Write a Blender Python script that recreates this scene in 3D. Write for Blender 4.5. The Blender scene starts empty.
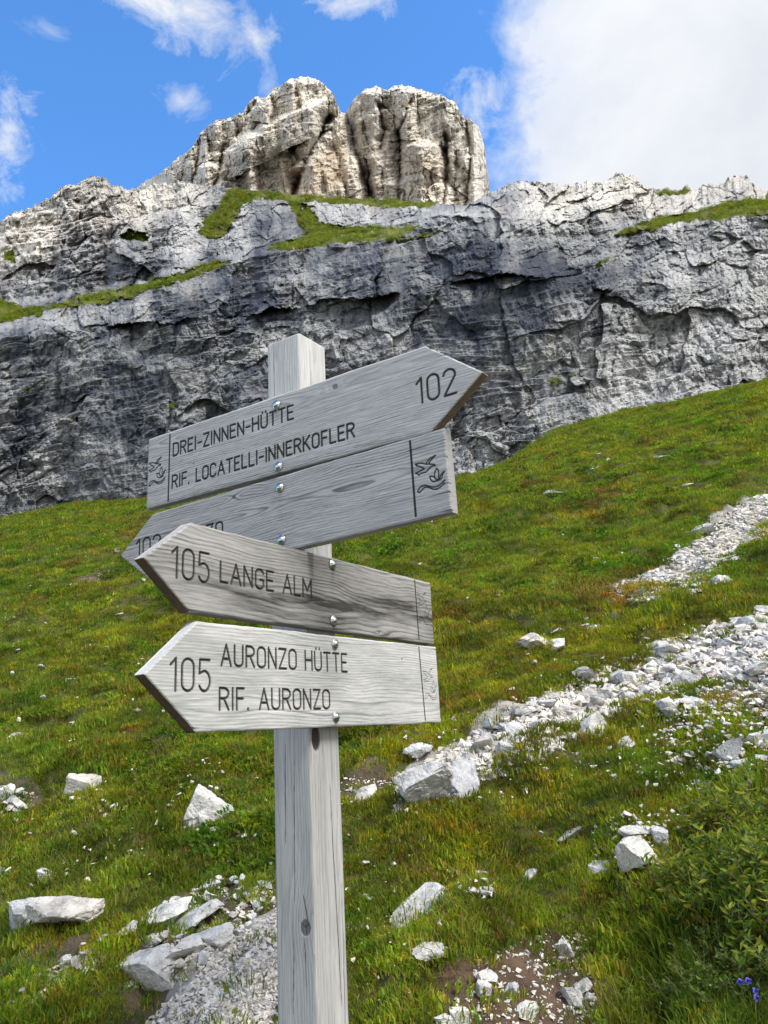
import bpy, math, random, time
import numpy as np
from mathutils import Vector, Matrix, Euler
T0 = time.time()
rng = np.random.default_rng(7); random.seed(7)
R = math.radians
scn = bpy.context.scene
COL = scn.collection

# ------------------------------------------------------------------ camera
EYE = 1.65
F_PX, PITCH, ROLL = 805.7, 0.2644, 0.0538
cam = bpy.data.cameras.new('camera'); co = bpy.data.objects.new('camera', cam); COL.objects.link(co)
cam.sensor_fit = 'VERTICAL'; cam.sensor_height = 36; cam.lens = F_PX / 1024 * 36
cam.clip_start = 0.05; cam.clip_end = 3000
co.matrix_world = Matrix.Translation((0, 0, EYE)) @ Matrix.Rotation(math.pi/2 + PITCH, 4, 'X') @ Matrix.Rotation(-ROLL, 4, 'Z')
scn.camera = co

# ------------------------------------------------------------------ sky, sun, exposure
SUN_EL, SUN_AZ = 54, 127           # azimuth clockwise from +Y
scn.view_settings.view_transform = 'Standard'; scn.view_settings.look = 'None'
scn.view_settings.gamma = 1; scn.view_settings.use_curve_mapping = False
scn.view_settings.exposure = 1.12
world = bpy.data.worlds.new("World"); scn.world = world; world.use_nodes = True
sl = bpy.data.lights.new('sun', 'SUN'); sl.energy = 2.3; sl.angle = R(22); sl.color = (1, .97, .92)
so = bpy.data.objects.new('sun', sl); COL.objects.link(so)
sdir = Vector((math.sin(R(SUN_AZ))*math.cos(R(SUN_EL)), math.cos(R(SUN_AZ))*math.cos(R(SUN_EL)), math.sin(R(SUN_EL))))
so.rotation_euler = sdir.to_track_quat('Z', 'Y').to_euler(); so.location = (5, -8, 20)

cp_, sp_, cr_, sr_ = math.cos(PITCH), math.sin(PITCH), math.cos(ROLL), math.sin(ROLL)
def rays(u, v):
    """direction of the view through a point of the photograph (not normalised), world axes"""
    u = np.asarray(u, float); v = np.asarray(v, float)
    X2 = u - 384; Y2 = 512 - v
    X = X2*cr_ + Y2*sr_; Y = -X2*sr_ + Y2*cr_
    return np.stack([X, F_PX*cp_ - Y*sp_, F_PX*sp_ + Y*cp_], -1)
def unit(a): a = np.asarray(a, float); return a/np.linalg.norm(a, axis=-1, keepdims=True)

# -------- node helpers
class NT:
    def __init__(s, tree): s.t = tree; s.n = tree.nodes; s.l = tree.links
    def new(s, typ, **kw):
        nd = s.n.new(typ)
        for k, v in kw.items(): setattr(nd, k, v)
        return nd
    def link(s, a, b): s.l.new(a, b)
    def math(s, op, a, b=None, clamp=False):
        nd = s.new('ShaderNodeMath', operation=op, use_clamp=clamp)
        for i, x in enumerate((a, b)):
            if x is None: continue
            if isinstance(x, (int, float)): nd.inputs[i].default_value = x
            else: s.link(x, nd.inputs[i])
        return nd.outputs[0]
    def vmath(s, op, a, b=None):
        nd = s.new('ShaderNodeVectorMath', operation=op)
        for i, x in enumerate((a, b)):
            if x is None: continue
            if isinstance(x, (tuple, list)): nd.inputs[i].default_value = x
            else: s.link(x, nd.inputs[i])
        return nd
    def mix(s, fac, a, b, blend='MIX'):
        nd = s.new('ShaderNodeMix', data_type='RGBA', blend_type=blend)
        for i, x in ((0, fac), (6, a), (7, b)):
            if isinstance(x, (int, float)): nd.inputs[i].default_value = x
            elif isinstance(x, (tuple, list)): nd.inputs[i].default_value = tuple(x) + ((1,) if len(x) == 3 else ())
            else: s.link(x, nd.inputs[i])
        return nd.outputs[2]
    def ramp(s, fac, stops, interp='LINEAR'):
        nd = s.new('ShaderNodeValToRGB'); cr = nd.color_ramp; cr.interpolation = interp
        while len(cr.elements) < len(stops): cr.elements.new(.5)
        for e, (p, c) in zip(cr.elements, stops):
            e.position = p; e.color = tuple(c) + ((1,) if len(c) == 3 else ()) if isinstance(c, (tuple, list)) else (c, c, c, 1)
        s.link(fac, nd.inputs[0]); return nd.outputs[0]
    def noise(s, vec, scale, detail=4, rough=.55, dist=0):
        nd = s.new('ShaderNodeTexNoise'); nd.inputs['Scale'].default_value = scale; nd.inputs['Detail'].default_value = detail
        nd.inputs['Roughness'].default_value = rough; nd.inputs['Distortion'].default_value = dist
        if vec is not None: s.link(vec, nd.inputs['Vector'])
        return nd.outputs[0]

def build_sky():
    n = NT(world.node_tree); n.n.clear()
    out = n.new('ShaderNodeOutputWorld'); bg = n.new('ShaderNodeBackground'); bg.inputs[1].default_value = 0.15
    n.link(bg.outputs[0], out.inputs[0])
    sky = n.new('ShaderNodeTexSky', sky_type='NISHITA'); sky.sun_disc = False
    sky.sun_elevation = R(SUN_EL); sky.sun_rotation = R(SUN_AZ); sky.altitude = 2300; sky.air_density = 1.0; sky.dust_density = .3; sky.ozone_density = 3.0
    hs = n.new('ShaderNodeHueSaturation'); hs.inputs['Saturation'].default_value = 1.20; hs.inputs['Value'].default_value = 1.22
    n.link(sky.outputs[0], hs.inputs['Color'])
    d = n.new('ShaderNodeTexCoord').outputs['Generated']
    # broad cloud bank: everything beyond one great-circle plane, with a ragged edge
    a, b = unit(rays(478, -40)), unit(rays(478, 180)); pl = np.cross(a, b); pl /= np.linalg.norm(pl)
    if pl @ unit(rays(700, 100)) < 0: pl = -pl
    big = n.vmath('DOT_PRODUCT', d, tuple(pl)).outputs['Value']
    n1 = n.noise(d, 5.0, 9, .58, .25); n2 = n.noise(d, 18, 9, .68, .6)
    e = n.math('ADD', big, n.math('MULTIPLY', n.math('SUBTRACT', n1, .5), .36))
    e = n.math('ADD', e, n.math('MULTIPLY', n.math('SUBTRACT', n2, .5), .06))
    bigm = n.ramp(n.math('MULTIPLY', n.math('ADD', e, .012), 5.0), [(0.0, 0.0), (.10, .25), (.30, .85), (.6, 1.0)])
    # small wisps
    def blob(u, v, lu, lv, ang, strength):
        c = unit(rays(u, v)); right = unit(np.cross(c, (0, 0, 1))); up = np.cross(right, c)
        ca, sa = math.cos(ang), math.sin(ang); e1 = right*ca + up*sa; e2 = -right*sa + up*ca
        x = n.math('MULTIPLY', n.vmath('DOT_PRODUCT', d, tuple(e1)).outputs['Value'], F_PX/lu)
        y = n.math('MULTIPLY', n.vmath('DOT_PRODUCT', d, tuple(e2)).outputs['Value'], F_PX/lv)
        f = n.math('GREATER_THAN', n.vmath('DOT_PRODUCT', d, tuple(c)).outputs['Value'], 0)
        r = n.math('SQRT', n.math('ADD', n.math('MULTIPLY', x, x), n.math('MULTIPLY', y, y)))
        q = n.math('SUBTRACT', 1.0, r)
        q = n.math('ADD', q, n.math('MULTIPLY', n.math('SUBTRACT', n1, .51), 3.0))
        q = n.math('ADD', q, n.math('MULTIPLY', n.math('SUBTRACT', n2, .50), 3.2))
        q = n.math('MULTIPLY', n.math('MULTIPLY', q, strength, True), f)
        return q
    tot = bigm
    for args in [(172, 6, 92, 34, -.15, .8), (256, 44, 14, 52, .35, .7), (180, 101, 34, 18, -.3, .6), (5, 140, 26, 48, -.3, .9),
                 (488, 96, 52, 40, .2, .8), (345, -2, 40, 16, 0, .8), (50, 30, 22, 12, 0, .35)]:
        tot = n.math('MAXIMUM', tot, blob(*args))
    rear = n.vmath('DOT_PRODUCT', d, tuple(unit((.25, -1, -.05)))).outputs['Value']      # unseen cloud added behind the viewer to whiten the ambient light
    rear = n.math('ADD', rear, n.math('MULTIPLY', n.math('SUBTRACT', n1, .5), .7))
    tot = n.math('MAXIMUM', tot, n.ramp(n.math('ADD', rear, 0.05), [(.05, 0.), (.30, 1.)]))
    tot = n.math('MINIMUM', tot, 1.0)
    shade = n.noise(d, 3.2, 6, .55, .3)
    hi = n.ramp(shade, [(.3, (2.2, 2.35, 2.6)), (.5, (2.75, 2.84, 2.98)), (.70, (3.15, 3.18, 3.22))])
    colr = n.mix(tot, hs.outputs[0], hi)
    n.link(colr, bg.inputs[0])
build_sky()

# ------------------------------------------------------------------ numpy noise
_perm = np.random.default_rng(3).permutation(256); _perm = np.concatenate([_perm, _perm, _perm]).astype(np.int32)
_g = unit(np.random.default_rng(5).normal(size=(256, 3))).astype(np.float32)
def perlin(p):
    p = np.asarray(p, np.float32); i = np.floor(p).astype(np.int32); f = p - i; i &= 255
    w = f*f*f*(f*(f*6 - 15) + 10)
    def corner(dx, dy, dz):
        h = _perm[_perm[_perm[i[..., 0] + dx] + i[..., 1] + dy] + i[..., 2] + dz]
        g = _g[h]
        return g[..., 0]*(f[..., 0]-dx) + g[..., 1]*(f[..., 1]-dy) + g[..., 2]*(f[..., 2]-dz)
    def lp(a, b, t): return a + (b-a)*t
    x0 = lp(lp(corner(0,0,0), corner(1,0,0), w[...,0]), lp(corner(0,1,0), corner(1,1,0), w[...,0]), w[...,1])
    x1 = lp(lp(corner(0,0,1), corner(1,0,1), w[...,0]), lp(corner(0,1,1), corner(1,1,1), w[...,0]), w[...,1])
    return lp(x0, x1, w[..., 2])*1.5
def fbm(p, octv=4, gain=.5, lac=2.03, ridged=False):
    p = np.asarray(p, np.float32); a = 1.; s = 0; tot = 0
    for k in range(octv):
        q = perlin(p*(lac**k) + 17.3*k)
        s = s + a*((1 - 2*np.abs(q)) if ridged else q); tot += a; a *= gain
    return s/tot
def P3(x, y, z=0.): 
    x = np.asarray(x, np.float32); return np.stack(np.broadcast_arrays(x, np.asarray(y, np.float32), np.asarray(z, np.float32)), -1)
def _h(ix, iy, iz, s):
    n = (ix*73856093) ^ (iy*19349663) ^ (iz*83492791) ^ (s*2654435761 & 0x7fffffff)
    n = (n ^ (n >> 13))*1274126177 & 0x7fffffff; n = (n ^ (n >> 16))*668265263 & 0x7fffffff
    return ((n ^ (n >> 15)) & 0xffff).astype(np.float32)/65535.
def blocks(p, seed, tilt=.6):
    """angular block relief: every Voronoi cell is one tilted facet; returns relief, crack (0 in the joint), cell random"""
    p = np.asarray(p, np.float32); base = np.floor(p).astype(np.int64)
    f1 = np.full(p.shape[:-1], 9., np.float32); f2 = f1.copy(); val = np.zeros_like(f1); rnd = np.zeros_like(f1)
    for dx in (-1, 0, 1):
        for dy in (-1, 0, 1):
            for dz in (-1, 0, 1):
                ix, iy, iz = base[..., 0]+dx, base[..., 1]+dy, base[..., 2]+dz
                ox = ix + .15 + .7*_h(ix, iy, iz, seed); oy = iy + .15 + .7*_h(ix, iy, iz, seed+1); oz = iz + .15 + .7*_h(ix, iy, iz, seed+2)
                vx, vy, vz = p[..., 0]-ox, p[..., 1]-oy, p[..., 2]-oz
                dd = vx*vx + vy*vy + vz*vz
                near = dd < f1
                f2 = np.where(near, f1, np.minimum(f2, dd))
                r = _h(ix, iy, iz, seed+3)
                tx = _h(ix, iy, iz, seed+4)-.5; tz = _h(ix, iy, iz, seed+5)-.5
                val = np.where(near, (r-.5) + tilt*2*(vx*tx + vz*tz), val); rnd = np.where(near, r, rnd)
                f1 = np.where(near, dd, f1)
    return val, np.clip((np.sqrt(f2)-np.sqrt(f1))*4, 0, 1), rnd
def sstep(a, b, x): t = np.clip((np.asarray(x)-a)/(b-a), 0, 1); return t*t*(3-2*t)
def inpoly(x, y, poly):
    poly = np.asarray(poly); x = np.asarray(x); inside = np.zeros(x.shape, bool); j = len(poly)-1
    for i in range(len(poly)):
        xi, yi = poly[i]; xj, yj = poly[j]
        c = ((yi > y) != (yj > y)) & (x < (xj-xi)*(y-yi)/(yj-yi+1e-12) + xi)
        inside ^= c; j = i
    return inside

# ------------------------------------------------------------------ object helpers
def mesh_obj(name, V, Fc, mat, col=None, parent=None, smooth=False, loc=None, link=True, uni=None):
    """V (n,3), Fc: (m,4)/(m,3) array or list of arrays / polygons"""
    me = bpy.data.meshes.new(name)
    V = np.ascontiguousarray(V, np.float32)
    arrs = Fc if isinstance(Fc, list) else [Fc]
    loops, starts, tot = [], [], 0
    for a in arrs:
        a = np.asarray(a, np.int32)
        if a.ndim == 1: a = a[None]
        k = a.shape[1]; loops.append(a.ravel()); starts.append(tot + np.arange(a.shape[0])*k); tot += a.size
    loops = np.concatenate(loops); starts = np.concatenate(starts)
    me.vertices.add(len(V)); me.vertices.foreach_set('co', V.ravel())
    me.loops.add(len(loops)); me.loops.foreach_set('vertex_index', loops.astype(np.int32))
    me.polygons.add(len(starts)); me.polygons.foreach_set('loop_start', starts.astype(np.int32))
    if col is not None:
        col = np.asarray(col, np.float32)
        if col.shape[1] == 3: col = np.concatenate([col, np.ones((len(col), 1), np.float32)], 1)
        at = me.attributes.new('Col', 'FLOAT_COLOR', 'POINT'); at.data.foreach_set('color', np.ascontiguousarray(col).ravel())
    me.update(calc_edges=True)
    me.polygons.foreach_set('use_smooth', np.full(len(starts), smooth))
    if mat is not None: me.materials.append(mat)
    o = bpy.data.objects.new(name, me)
    if link: COL.objects.link(o)
    if parent is not None: o.parent = parent
    if loc is not None: o.location = loc
    return o
def grid_faces(nr, nc, off=0):
    i = np.arange(nr-1)[:, None]*nc + np.arange(nc-1)[None]
    i = i.ravel() + off
    return np.stack([i, i+1, i+nc+1, i+nc], 1)
def tag(o, label=None, cat=None, group=None, kind=None):
    for k, v in (('label', label), ('category', cat), ('group', group), ('kind', kind)):
        if v: o[k] = v
    return o
def empty(name, loc):
    o = bpy.data.objects.new(name, None); COL.objects.link(o); o.location = loc; o.empty_display_size = .1; return o

# ------------------------------------------------------------------ materials
def new_mat(name):
    m = bpy.data.materials.new(name); m.use_nodes = True; n = NT(m.node_tree); n.n.clear()
    out = n.new('ShaderNodeOutputMaterial'); b = n.new('ShaderNodeBsdfPrincipled'); n.link(b.outputs[0], out.inputs[0])
    b.inputs['Specular IOR Level'].default_value = .25
    return m, n, b, out
def attr(n, nm='Col'):
    a = n.new('ShaderNodeAttribute'); a.attribute_name = nm; return a
def bump(n, b, h, strength, dist):
    bp = n.new('ShaderNodeBump'); bp.inputs['Strength'].default_value = strength; bp.inputs['Distance'].default_value = dist
    n.link(h, bp.inputs['Height']); n.link(bp.outputs[0], b.inputs['Normal']); return bp
def pos(n): return n.new('ShaderNodeNewGeometry').outputs['Position']

def mat_cliff():
    m, n, b, _ = new_mat('limestone_cliff'); c = attr(n).outputs[0]; p = pos(n)
    f = n.noise(p, 3.5, 6, .7); g = n.noise(p, 11, 4, .65)
    k = n.ramp(f, [(.3, .62), (.5, 1.0), (.68, 1.3)])
    c2 = n.mix(1.0, c, k, 'MULTIPLY')
    k2 = n.ramp(g, [(.32, .72), (.5, 1.0), (.7, 1.22)])
    c2 = n.mix(1.0, c2, k2, 'MULTIPLY')
    n.link(c2, b.inputs['Base Color']); b.inputs['Roughness'].default_value = .92
    bump(n, b, n.math('ADD', f, n.math('MULTIPLY', g, .5)), .9, .35); return m
def mat_ground():
    m, n, b, _ = new_mat('alpine_soil'); c = attr(n).outputs[0]; p = pos(n)
    f = n.noise(p, 9, 6, .7); k = n.ramp(f, [(.3, .6), (.5, 1.0), (.7, 1.35)])
    c2 = n.mix(1.0, c, k, 'MULTIPLY'); n.link(c2, b.inputs['Base Color']); b.inputs['Roughness'].default_value = 1
    g = n.noise(p, 60, 3, .6)
    bump(n, b, n.math('ADD', f, n.math('MULTIPLY', g, .25)), .9, .05); return m
def mat_stone():
    m, n, b, _ = new_mat('white_limestone'); tc = n.new('ShaderNodeTexCoord').outputs['Object']; oi = n.new('ShaderNodeObjectInfo')
    v = n.vmath('ADD', tc, None); n.link(oi.outputs['Random'], v.inputs[1]); sc = pos(n)
    f = n.noise(sc, 14, 7, .68); g = n.noise(sc, 70, 4, .7); h = n.noise(sc, 5, 3, .5)
    base = n.ramp(f, [(.30, (.22, .222, .228)), (.43, (.42, .418, .41)), (.55, (.60, .595, .58)), (.72, (.70, .69, .67))])
    tint = n.ramp(oi.outputs['Random'], [(0, (.80, .81, .84)), (.35, (.94, .93, .92)), (.75, (1, .99, .97)), (1, (.95, .88, .80))])
    c = n.mix(1.0, base, tint, 'MULTIPLY')
    pit = n.ramp(g, [(.30, .45), (.42, 1.0)])
    c = n.mix(.7, c, pit, 'MULTIPLY')
    lich = n.ramp(h, [(.60, 0.0), (.72, .55)]); c = n.mix(lich, c, (.26, .26, .255))
    n.link(c, b.inputs['Base Color']); b.inputs['Roughness'].default_value = .9
    bump(n, b, n.math('ADD', f, n.math('MULTIPLY', g, .35)), .8, .02); return m
def mat_pebble():
    m, n, b, _ = new_mat('limestone_pebble'); c = attr(n).outputs[0]; sc = pos(n)
    f = n.noise(sc, 45, 4, .7); k = n.ramp(f, [(.3, .7), (.5, 1.0), (.7, 1.12)])
    n.link(n.mix(1.0, c, k, 'MULTIPLY'), b.inputs['Base Color']); b.inputs['Roughness'].default_value = .9
    bump(n, b, f, .6, .01); return m
def mat_leaf(name, region):
    """blade colour from the vertex colour, shifted by broad patches over the slope"""
    m, n, b, out = new_mat(name); c = attr(n).outputs[0]
    if region:
        p = pos(n)
        f = n.noise(p, .9, 5, .62); g = n.noise(p, .23, 3, .5); h = n.noise(p, 2.6, 3, .55)
        t1 = n.ramp(f, [(.36, (.66, .90, .62)), (.50, (1, 1, 1)), (.64, (1.16, 1.12, .80))])
        c = n.mix(1.0, c, t1, 'MULTIPLY')
        br = n.ramp(g, [(.54, 0.0), (.66, .22)]); c = n.mix(br, c, n.mix(1.0, c, (1.5, .90, .6), 'MULTIPLY'))
        t2 = n.ramp(h, [(.36, .58), (.5, 1.0), (.64, 1.28)]); c = n.mix(1.0, c, t2, 'MULTIPLY')
        oi = n.new('ShaderNodeObjectInfo').outputs['Random']
        c = n.mix(1.0, c, n.ramp(oi, [(0, (.62, .80, .66)), (.28, (.95, 1, .9)), (.6, (1.10, 1.14, .85)), (.84, (1.15, 1.20, .9)), (.93, (1.22, 1.08, .8)), (1, (1.2, .78, .6))]), 'MULTIPLY')
        sm = n.noise(p, 8, 3, .6); c = n.mix(1.0, c, n.ramp(sm, [(.34, (.60, .72, .62)), (.5, (1, 1, 1)), (.66, (1.30, 1.22, .95))]), 'MULTIPLY')
        c = n.mix(1.0, c, (1.47, 1.41, 1.15), 'MULTIPLY')
        rs = n.ramp(n.noise(p, 1.7, 4, .6), [(.66, 0.0), (.74, .40)]); c = n.mix(rs, c, (.13, .068, .026))
    n.link(c, b.inputs['Base Color']); b.inputs['Roughness'].default_value = .62; b.inputs['Specular IOR Level'].default_value = .3
    tr = n.new('ShaderNodeBsdfTranslucent'); n.link(n.mix(1.0, c, (1.25, 1.2, .6), 'MULTIPLY'), tr.inputs[0])
    mx = n.new('ShaderNodeMixShader'); mx.inputs[0].default_value = .46
    n.link(b.outputs[0], mx.inputs[1]); n.link(tr.outputs[0], mx.inputs[2]); n.link(mx.outputs[0], out.inputs[0]); return m
def mat_wood(name, sc):
    m, n, b, _ = new_mat(name); c = attr(n).outputs[0]
    tc = n.new('ShaderNodeTexCoord').outputs['Object']
    mp = n.new('ShaderNodeMapping'); mp.inputs['Scale'].default_value = sc; n.link(tc, mp.inputs[0])
    f = n.noise(mp.outputs[0], 1, 4, .6); k = n.ramp(f, [(.3, .80), (.5, 1.0), (.7, 1.14)])
    n.link(n.mix(1.0, c, k, 'MULTIPLY'), b.inputs['Base Color']); b.inputs['Roughness'].default_value = .78
    b.inputs['Specular IOR Level'].default_value = .2
    bump(n, b, f, .35, .0012); return m
def mat_simple(name, col, rough=.5, metal=0., var=.15, scale=30):
    m, n, b, _ = new_mat(name); f = n.noise(pos(n), scale, 4, .6)
    n.link(n.mix(n.ramp(f, [(.3, 0.), (.7, 1.)]), tuple(x*(1-var) for x in col), tuple(min(1, x*(1+var)) for x in col)), b.inputs['Base Color'])
    b.inputs['Roughness'].default_value = rough; b.inputs['Metallic'].default_value = metal; return m
M = dict(cliff=mat_cliff(), ground=mat_ground(), stone=mat_stone(), pebble=mat_pebble(), blade=mat_leaf('turf_blade', True), leaf=mat_leaf('shrub_leaf', False),
         wood=mat_wood('weathered_board', (6, 420, 420)), beam=mat_wood('weathered_post', (380, 380, 5)), zinc=mat_simple('zinc_bolt', (.55, .60, .60), .28, 1., .2, 200), twig=mat_simple('twig_bark', (.14, .10, .075), .9))

# ------------------------------------------------------------------ the slope
TT = np.array([-1.6, -.9, -.496, -.41, -.30, -.12, .05, .115, .16, .20, .238, .29, .346, .43, .522, .8, 1.4])
ZT = np.array([.12, .235, .288, .300, .305, .303, .305, .312, .328, .350, .372, .381, .392, .405, .425, .47, .50])
PA, PB = .372, .122
def relief(x, y):
    d = np.sqrt(x*x + y*y)
    h = .050*fbm(P3(x*2.6, y*2.6, 1.5), 3) + .022*fbm(P3(x*6.5, y*6.5, 11.5), 2)
    cu = fbm(P3(x*1.9 + .5*h, y*1.5, 21.5), 2); cu2 = perlin(P3(x*4.3, y*4.3, 25.5))
    h += .17*np.sqrt(np.abs(cu) + .004) + .045*np.abs(cu2) - .05       # cushions with creases between them
    h += .17*fbm(P3(x*.75, y*.75, 4.5), 3)*sstep(1.5, 7, d)
    w = x*.35 - y + .8*fbm(P3(x*.3, y*.3, 9.), 2)          # small terraces across the slope
    h += .10*np.sin(w*3.3 + 1.5*fbm(P3(x*.5, y*.5, 3.3), 2))*sstep(4, 12, d) + .24*fbm(P3(x*.34, y*.34, 7.), 4)*sstep(6, 20, d)
    h += .42*fbm(P3(x*.17, y*.17, 2.), 3)*sstep(14, 40, d)
    return h
def ground(x, y, detail=True):
    x = np.asarray(x, float); y = np.asarray(y, float)
    yy = np.maximum(y, .5)
    lin = PA*y + PB*x
    t = np.clip(x/yy, -1.6, 1.4); far = yy*(np.interp(t, TT, ZT) + 1.65/55.)
    z = lin + (far-lin)*sstep(7, 46, np.sqrt(x*x + y*y))*(y > .5)
    # turf bank at the right with a worn hollow beside it
    bank = sstep(.62, .74, x - .06*(y-2.2) + .04*np.sin(y*7))*sstep(3.6, 2.5, y)*sstep(-.5, .6, y)
    z = z + .10*bank
    z = z - .07*np.exp(-(((x-.50)/.20)**2 + ((y-2.35)/.35)**2))
    if detail: z = z + relief(x, y)
    return z
def hit(u, v, detail=True):
    """where the line of sight through a photo point meets the slope"""
    d = rays(u, v); d = d/np.linalg.norm(d[..., :2], axis=-1, keepdims=True)
    def march(ts, det):
        res = np.full(d.shape[:-1], np.nan); done = np.zeros(d.shape[:-1], bool); prev = None
        for t in ts:
            t = t*np.ones(d.shape[:-1]); e = EYE + d[..., 2]*t - ground(d[..., 0]*t, d[..., 1]*t, det)
            if prev is not None:
                new = (e <= 0) & ~done & (prev > 0)
                res = np.where(new, tp + (t-tp)*prev/(prev-e+1e-12), res); done |= new
            prev = e; tp = t
        return res
    res = march(np.geomspace(1.2, 70, 240), False)
    if detail:
        r0 = np.where(np.isfinite(res), res, 60.); r1 = march([r0*k for k in np.linspace(.72, 1.3, 36)], True)
        res = np.where(np.isfinite(r1), r1, res)
    P = d*res[..., None]; P[..., 2] += EYE
    return P, res
def wpoly(pts):
    P, r = hit(np.array([p[0] for p in pts], float), np.array([p[1] for p in pts], float), False); return P[:, :2]
POLY = {
 'scree': wpoly([(900,560),(820,592),(768,617),(730,626),(690,638),(655,648),(600,678),(560,692),(520,713),(480,735),(440,760),(396,784),(396,810),(440,803),(500,775),(540,760),(600,726),(650,702),(700,680),(740,682),(768,705),(900,700)]),
 'scree_low': wpoly([(880,690),(768,684),(740,680),(700,694),(662,702),(655,716),(690,716),(735,722),(768,765),(880,790)]),
 'scree_far': wpoly([(880,425),(820,462),(768,497),(740,512),(700,545),(655,575),(618,590),(606,602),(650,599),(690,593),(720,576),(745,547),(768,530),(880,470)]),
 'path': wpoly([(300,862),(240,880),(200,888),(165,908),(128,932),(150,944),(120,990),(115,1024),(100,1100),(270,1100),(300,1000)]),
 'path_gravel': wpoly([(300,895),(240,937),(208,965),(170,1000),(145,1024),(100,1090),(270,1090),(300,990)]),
 'left_strip': wpoly([(108,942),(60,963),(20,985),(-40,1010),(-40,1045),(20,1015),(60,987),(108,962)]),
 'left_edge': wpoly([(-60,770),(0,785),(25,792),(42,800),(20,818),(0,828),(-60,830)]),
 'behind_post': wpoly([(330,772),(396,783),(386,800),(340,808)]),
 'behind_post_low': wpoly([(330,905),(352,918),(374,926),(352,942),(330,950)]),
 'dirt': wpoly([(478,925),(520,938),(545,922),(596,930),(604,960),(598,1024),(600,1100),(430,1100),(428,1004),(470,988),(500,965)]),
 'slit': wpoly([(590,470),(604,452),(612,456),(600,478),(585,486)]),
 'slit_left': wpoly([(68,595),(92,572),(114,568),(100,582),(74,600)]),
}
def warp2(x, y, amp=.10):
    return x + amp*fbm(P3(x*2.2, y*2.2, 20.), 3), y + amp*1.4*fbm(P3(x*2.2, y*2.2, 31.), 3)
def zones(x, y):
    d = np.sqrt(x*x + y*y); wx, wy = warp2(x, y, .05 + .012*d)
    z = {k: inpoly(wx, wy, p) for k, p in POLY.items()}
    stony = z['scree'] | z['scree_far'] | z['path_gravel']
    half = z['scree_low'] | z['path'] | z['left_strip'] | z['left_edge'] | z['behind_post'] | z['behind_post_low'] | z['slit'] | z['slit_left']
    dirt = z['dirt']
    return stony, half, dirt
def build_ground():
    th = np.concatenate([np.linspace(-180, -60, 40, endpoint=False), np.linspace(-60, -36, 60, endpoint=False), np.linspace(-36, 38, 500, endpoint=False),
                         np.linspace(38, 62, 60, endpoint=False), np.linspace(62, 180, 40)])
    r = np.concatenate([[.02, .3, .6, .9], np.geomspace(1.2, 90, 900)])
    th = np.radians(th); x = r[:, None]*np.sin(th)[None]; y = r[:, None]*np.cos(th)[None]
    z = ground(x, y); stony, half, dirt = zones(x, y)
    n1 = fbm(P3(x*1.3, y*1.3, 3.), 4)[..., None]; n2 = fbm(P3(x*7, y*7, 5.), 2)[..., None]
    c = np.array([.075, .078, .020])*(1+.5*n1) + np.clip(n2, 0, 1)*np.array([.05, .03, .008])
    c = np.where(half[..., None], np.array([.11, .085, .055])*(1 + .6*n2), c)
    c = np.where(stony[..., None], np.array([.31, .29, .26])*(1 + .5*n2), c)
    c = np.where(dirt[..., None], np.array([.085, .055, .036])*(1 + .9*n2), c)
    V = np.stack([x, y, z], -1).reshape(-1, 3)
    o = mesh_obj('ground', V, grid_faces(len(r), len(th)), M['ground'], np.clip(c, 0, 1).reshape(-1, 3), smooth=True)
    tag(o, 'steep alpine turf slope with bare soil rising to the foot of the cliff', 'ground', kind='structure')
build_ground()
print('ground', time.time()-T0)

# ------------------------------------------------------------------ cliff and peak
def lin(u, pts): return np.interp(u, [p[0] for p in pts], [p[1] for p in pts])
VB = [(-200, 600), (0, 560), (150, 545), (455, 535), (560, 480), (650, 455), (768, 430), (960, 380)]
ROOF = [(-200, 352), (0, 340), (100, 326), (200, 318), (300, 308), (380, 296), (430, 289), (484, 274), (541, 276), (602, 291), (643, 284), (700, 290), (768, 300), (960, 310)]
LEDGE = [(-200, 330), (0, 317), (60, 307), (120, 298), (200, 274), (240, 263), (300, 251), (360, 244), (400, 238), (440, 229), (500, 232), (620, 236), (768, 215), (960, 190)]
CREST = [(-200, 290), (-80, 250), (0, 224), (15, 213), (30, 209), (45, 200), (60, 190), (80, 182), (95, 177), (105, 180), (112, 188), (120, 186), (130, 192), (150, 186), (165, 183), (190, 184), (210, 186), (240, 189), (300, 196),
         (430, 203), (465, 206), (490, 194), (505, 186), (520, 181), (540, 182), (548, 186), (565, 185), (590, 183), (605, 182), (618, 173), (630, 178), (645, 186), (665, 191), (690, 190), (715, 187), (733, 178), (745, 177), (758, 187), (768, 191), (960, 200)]
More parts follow.
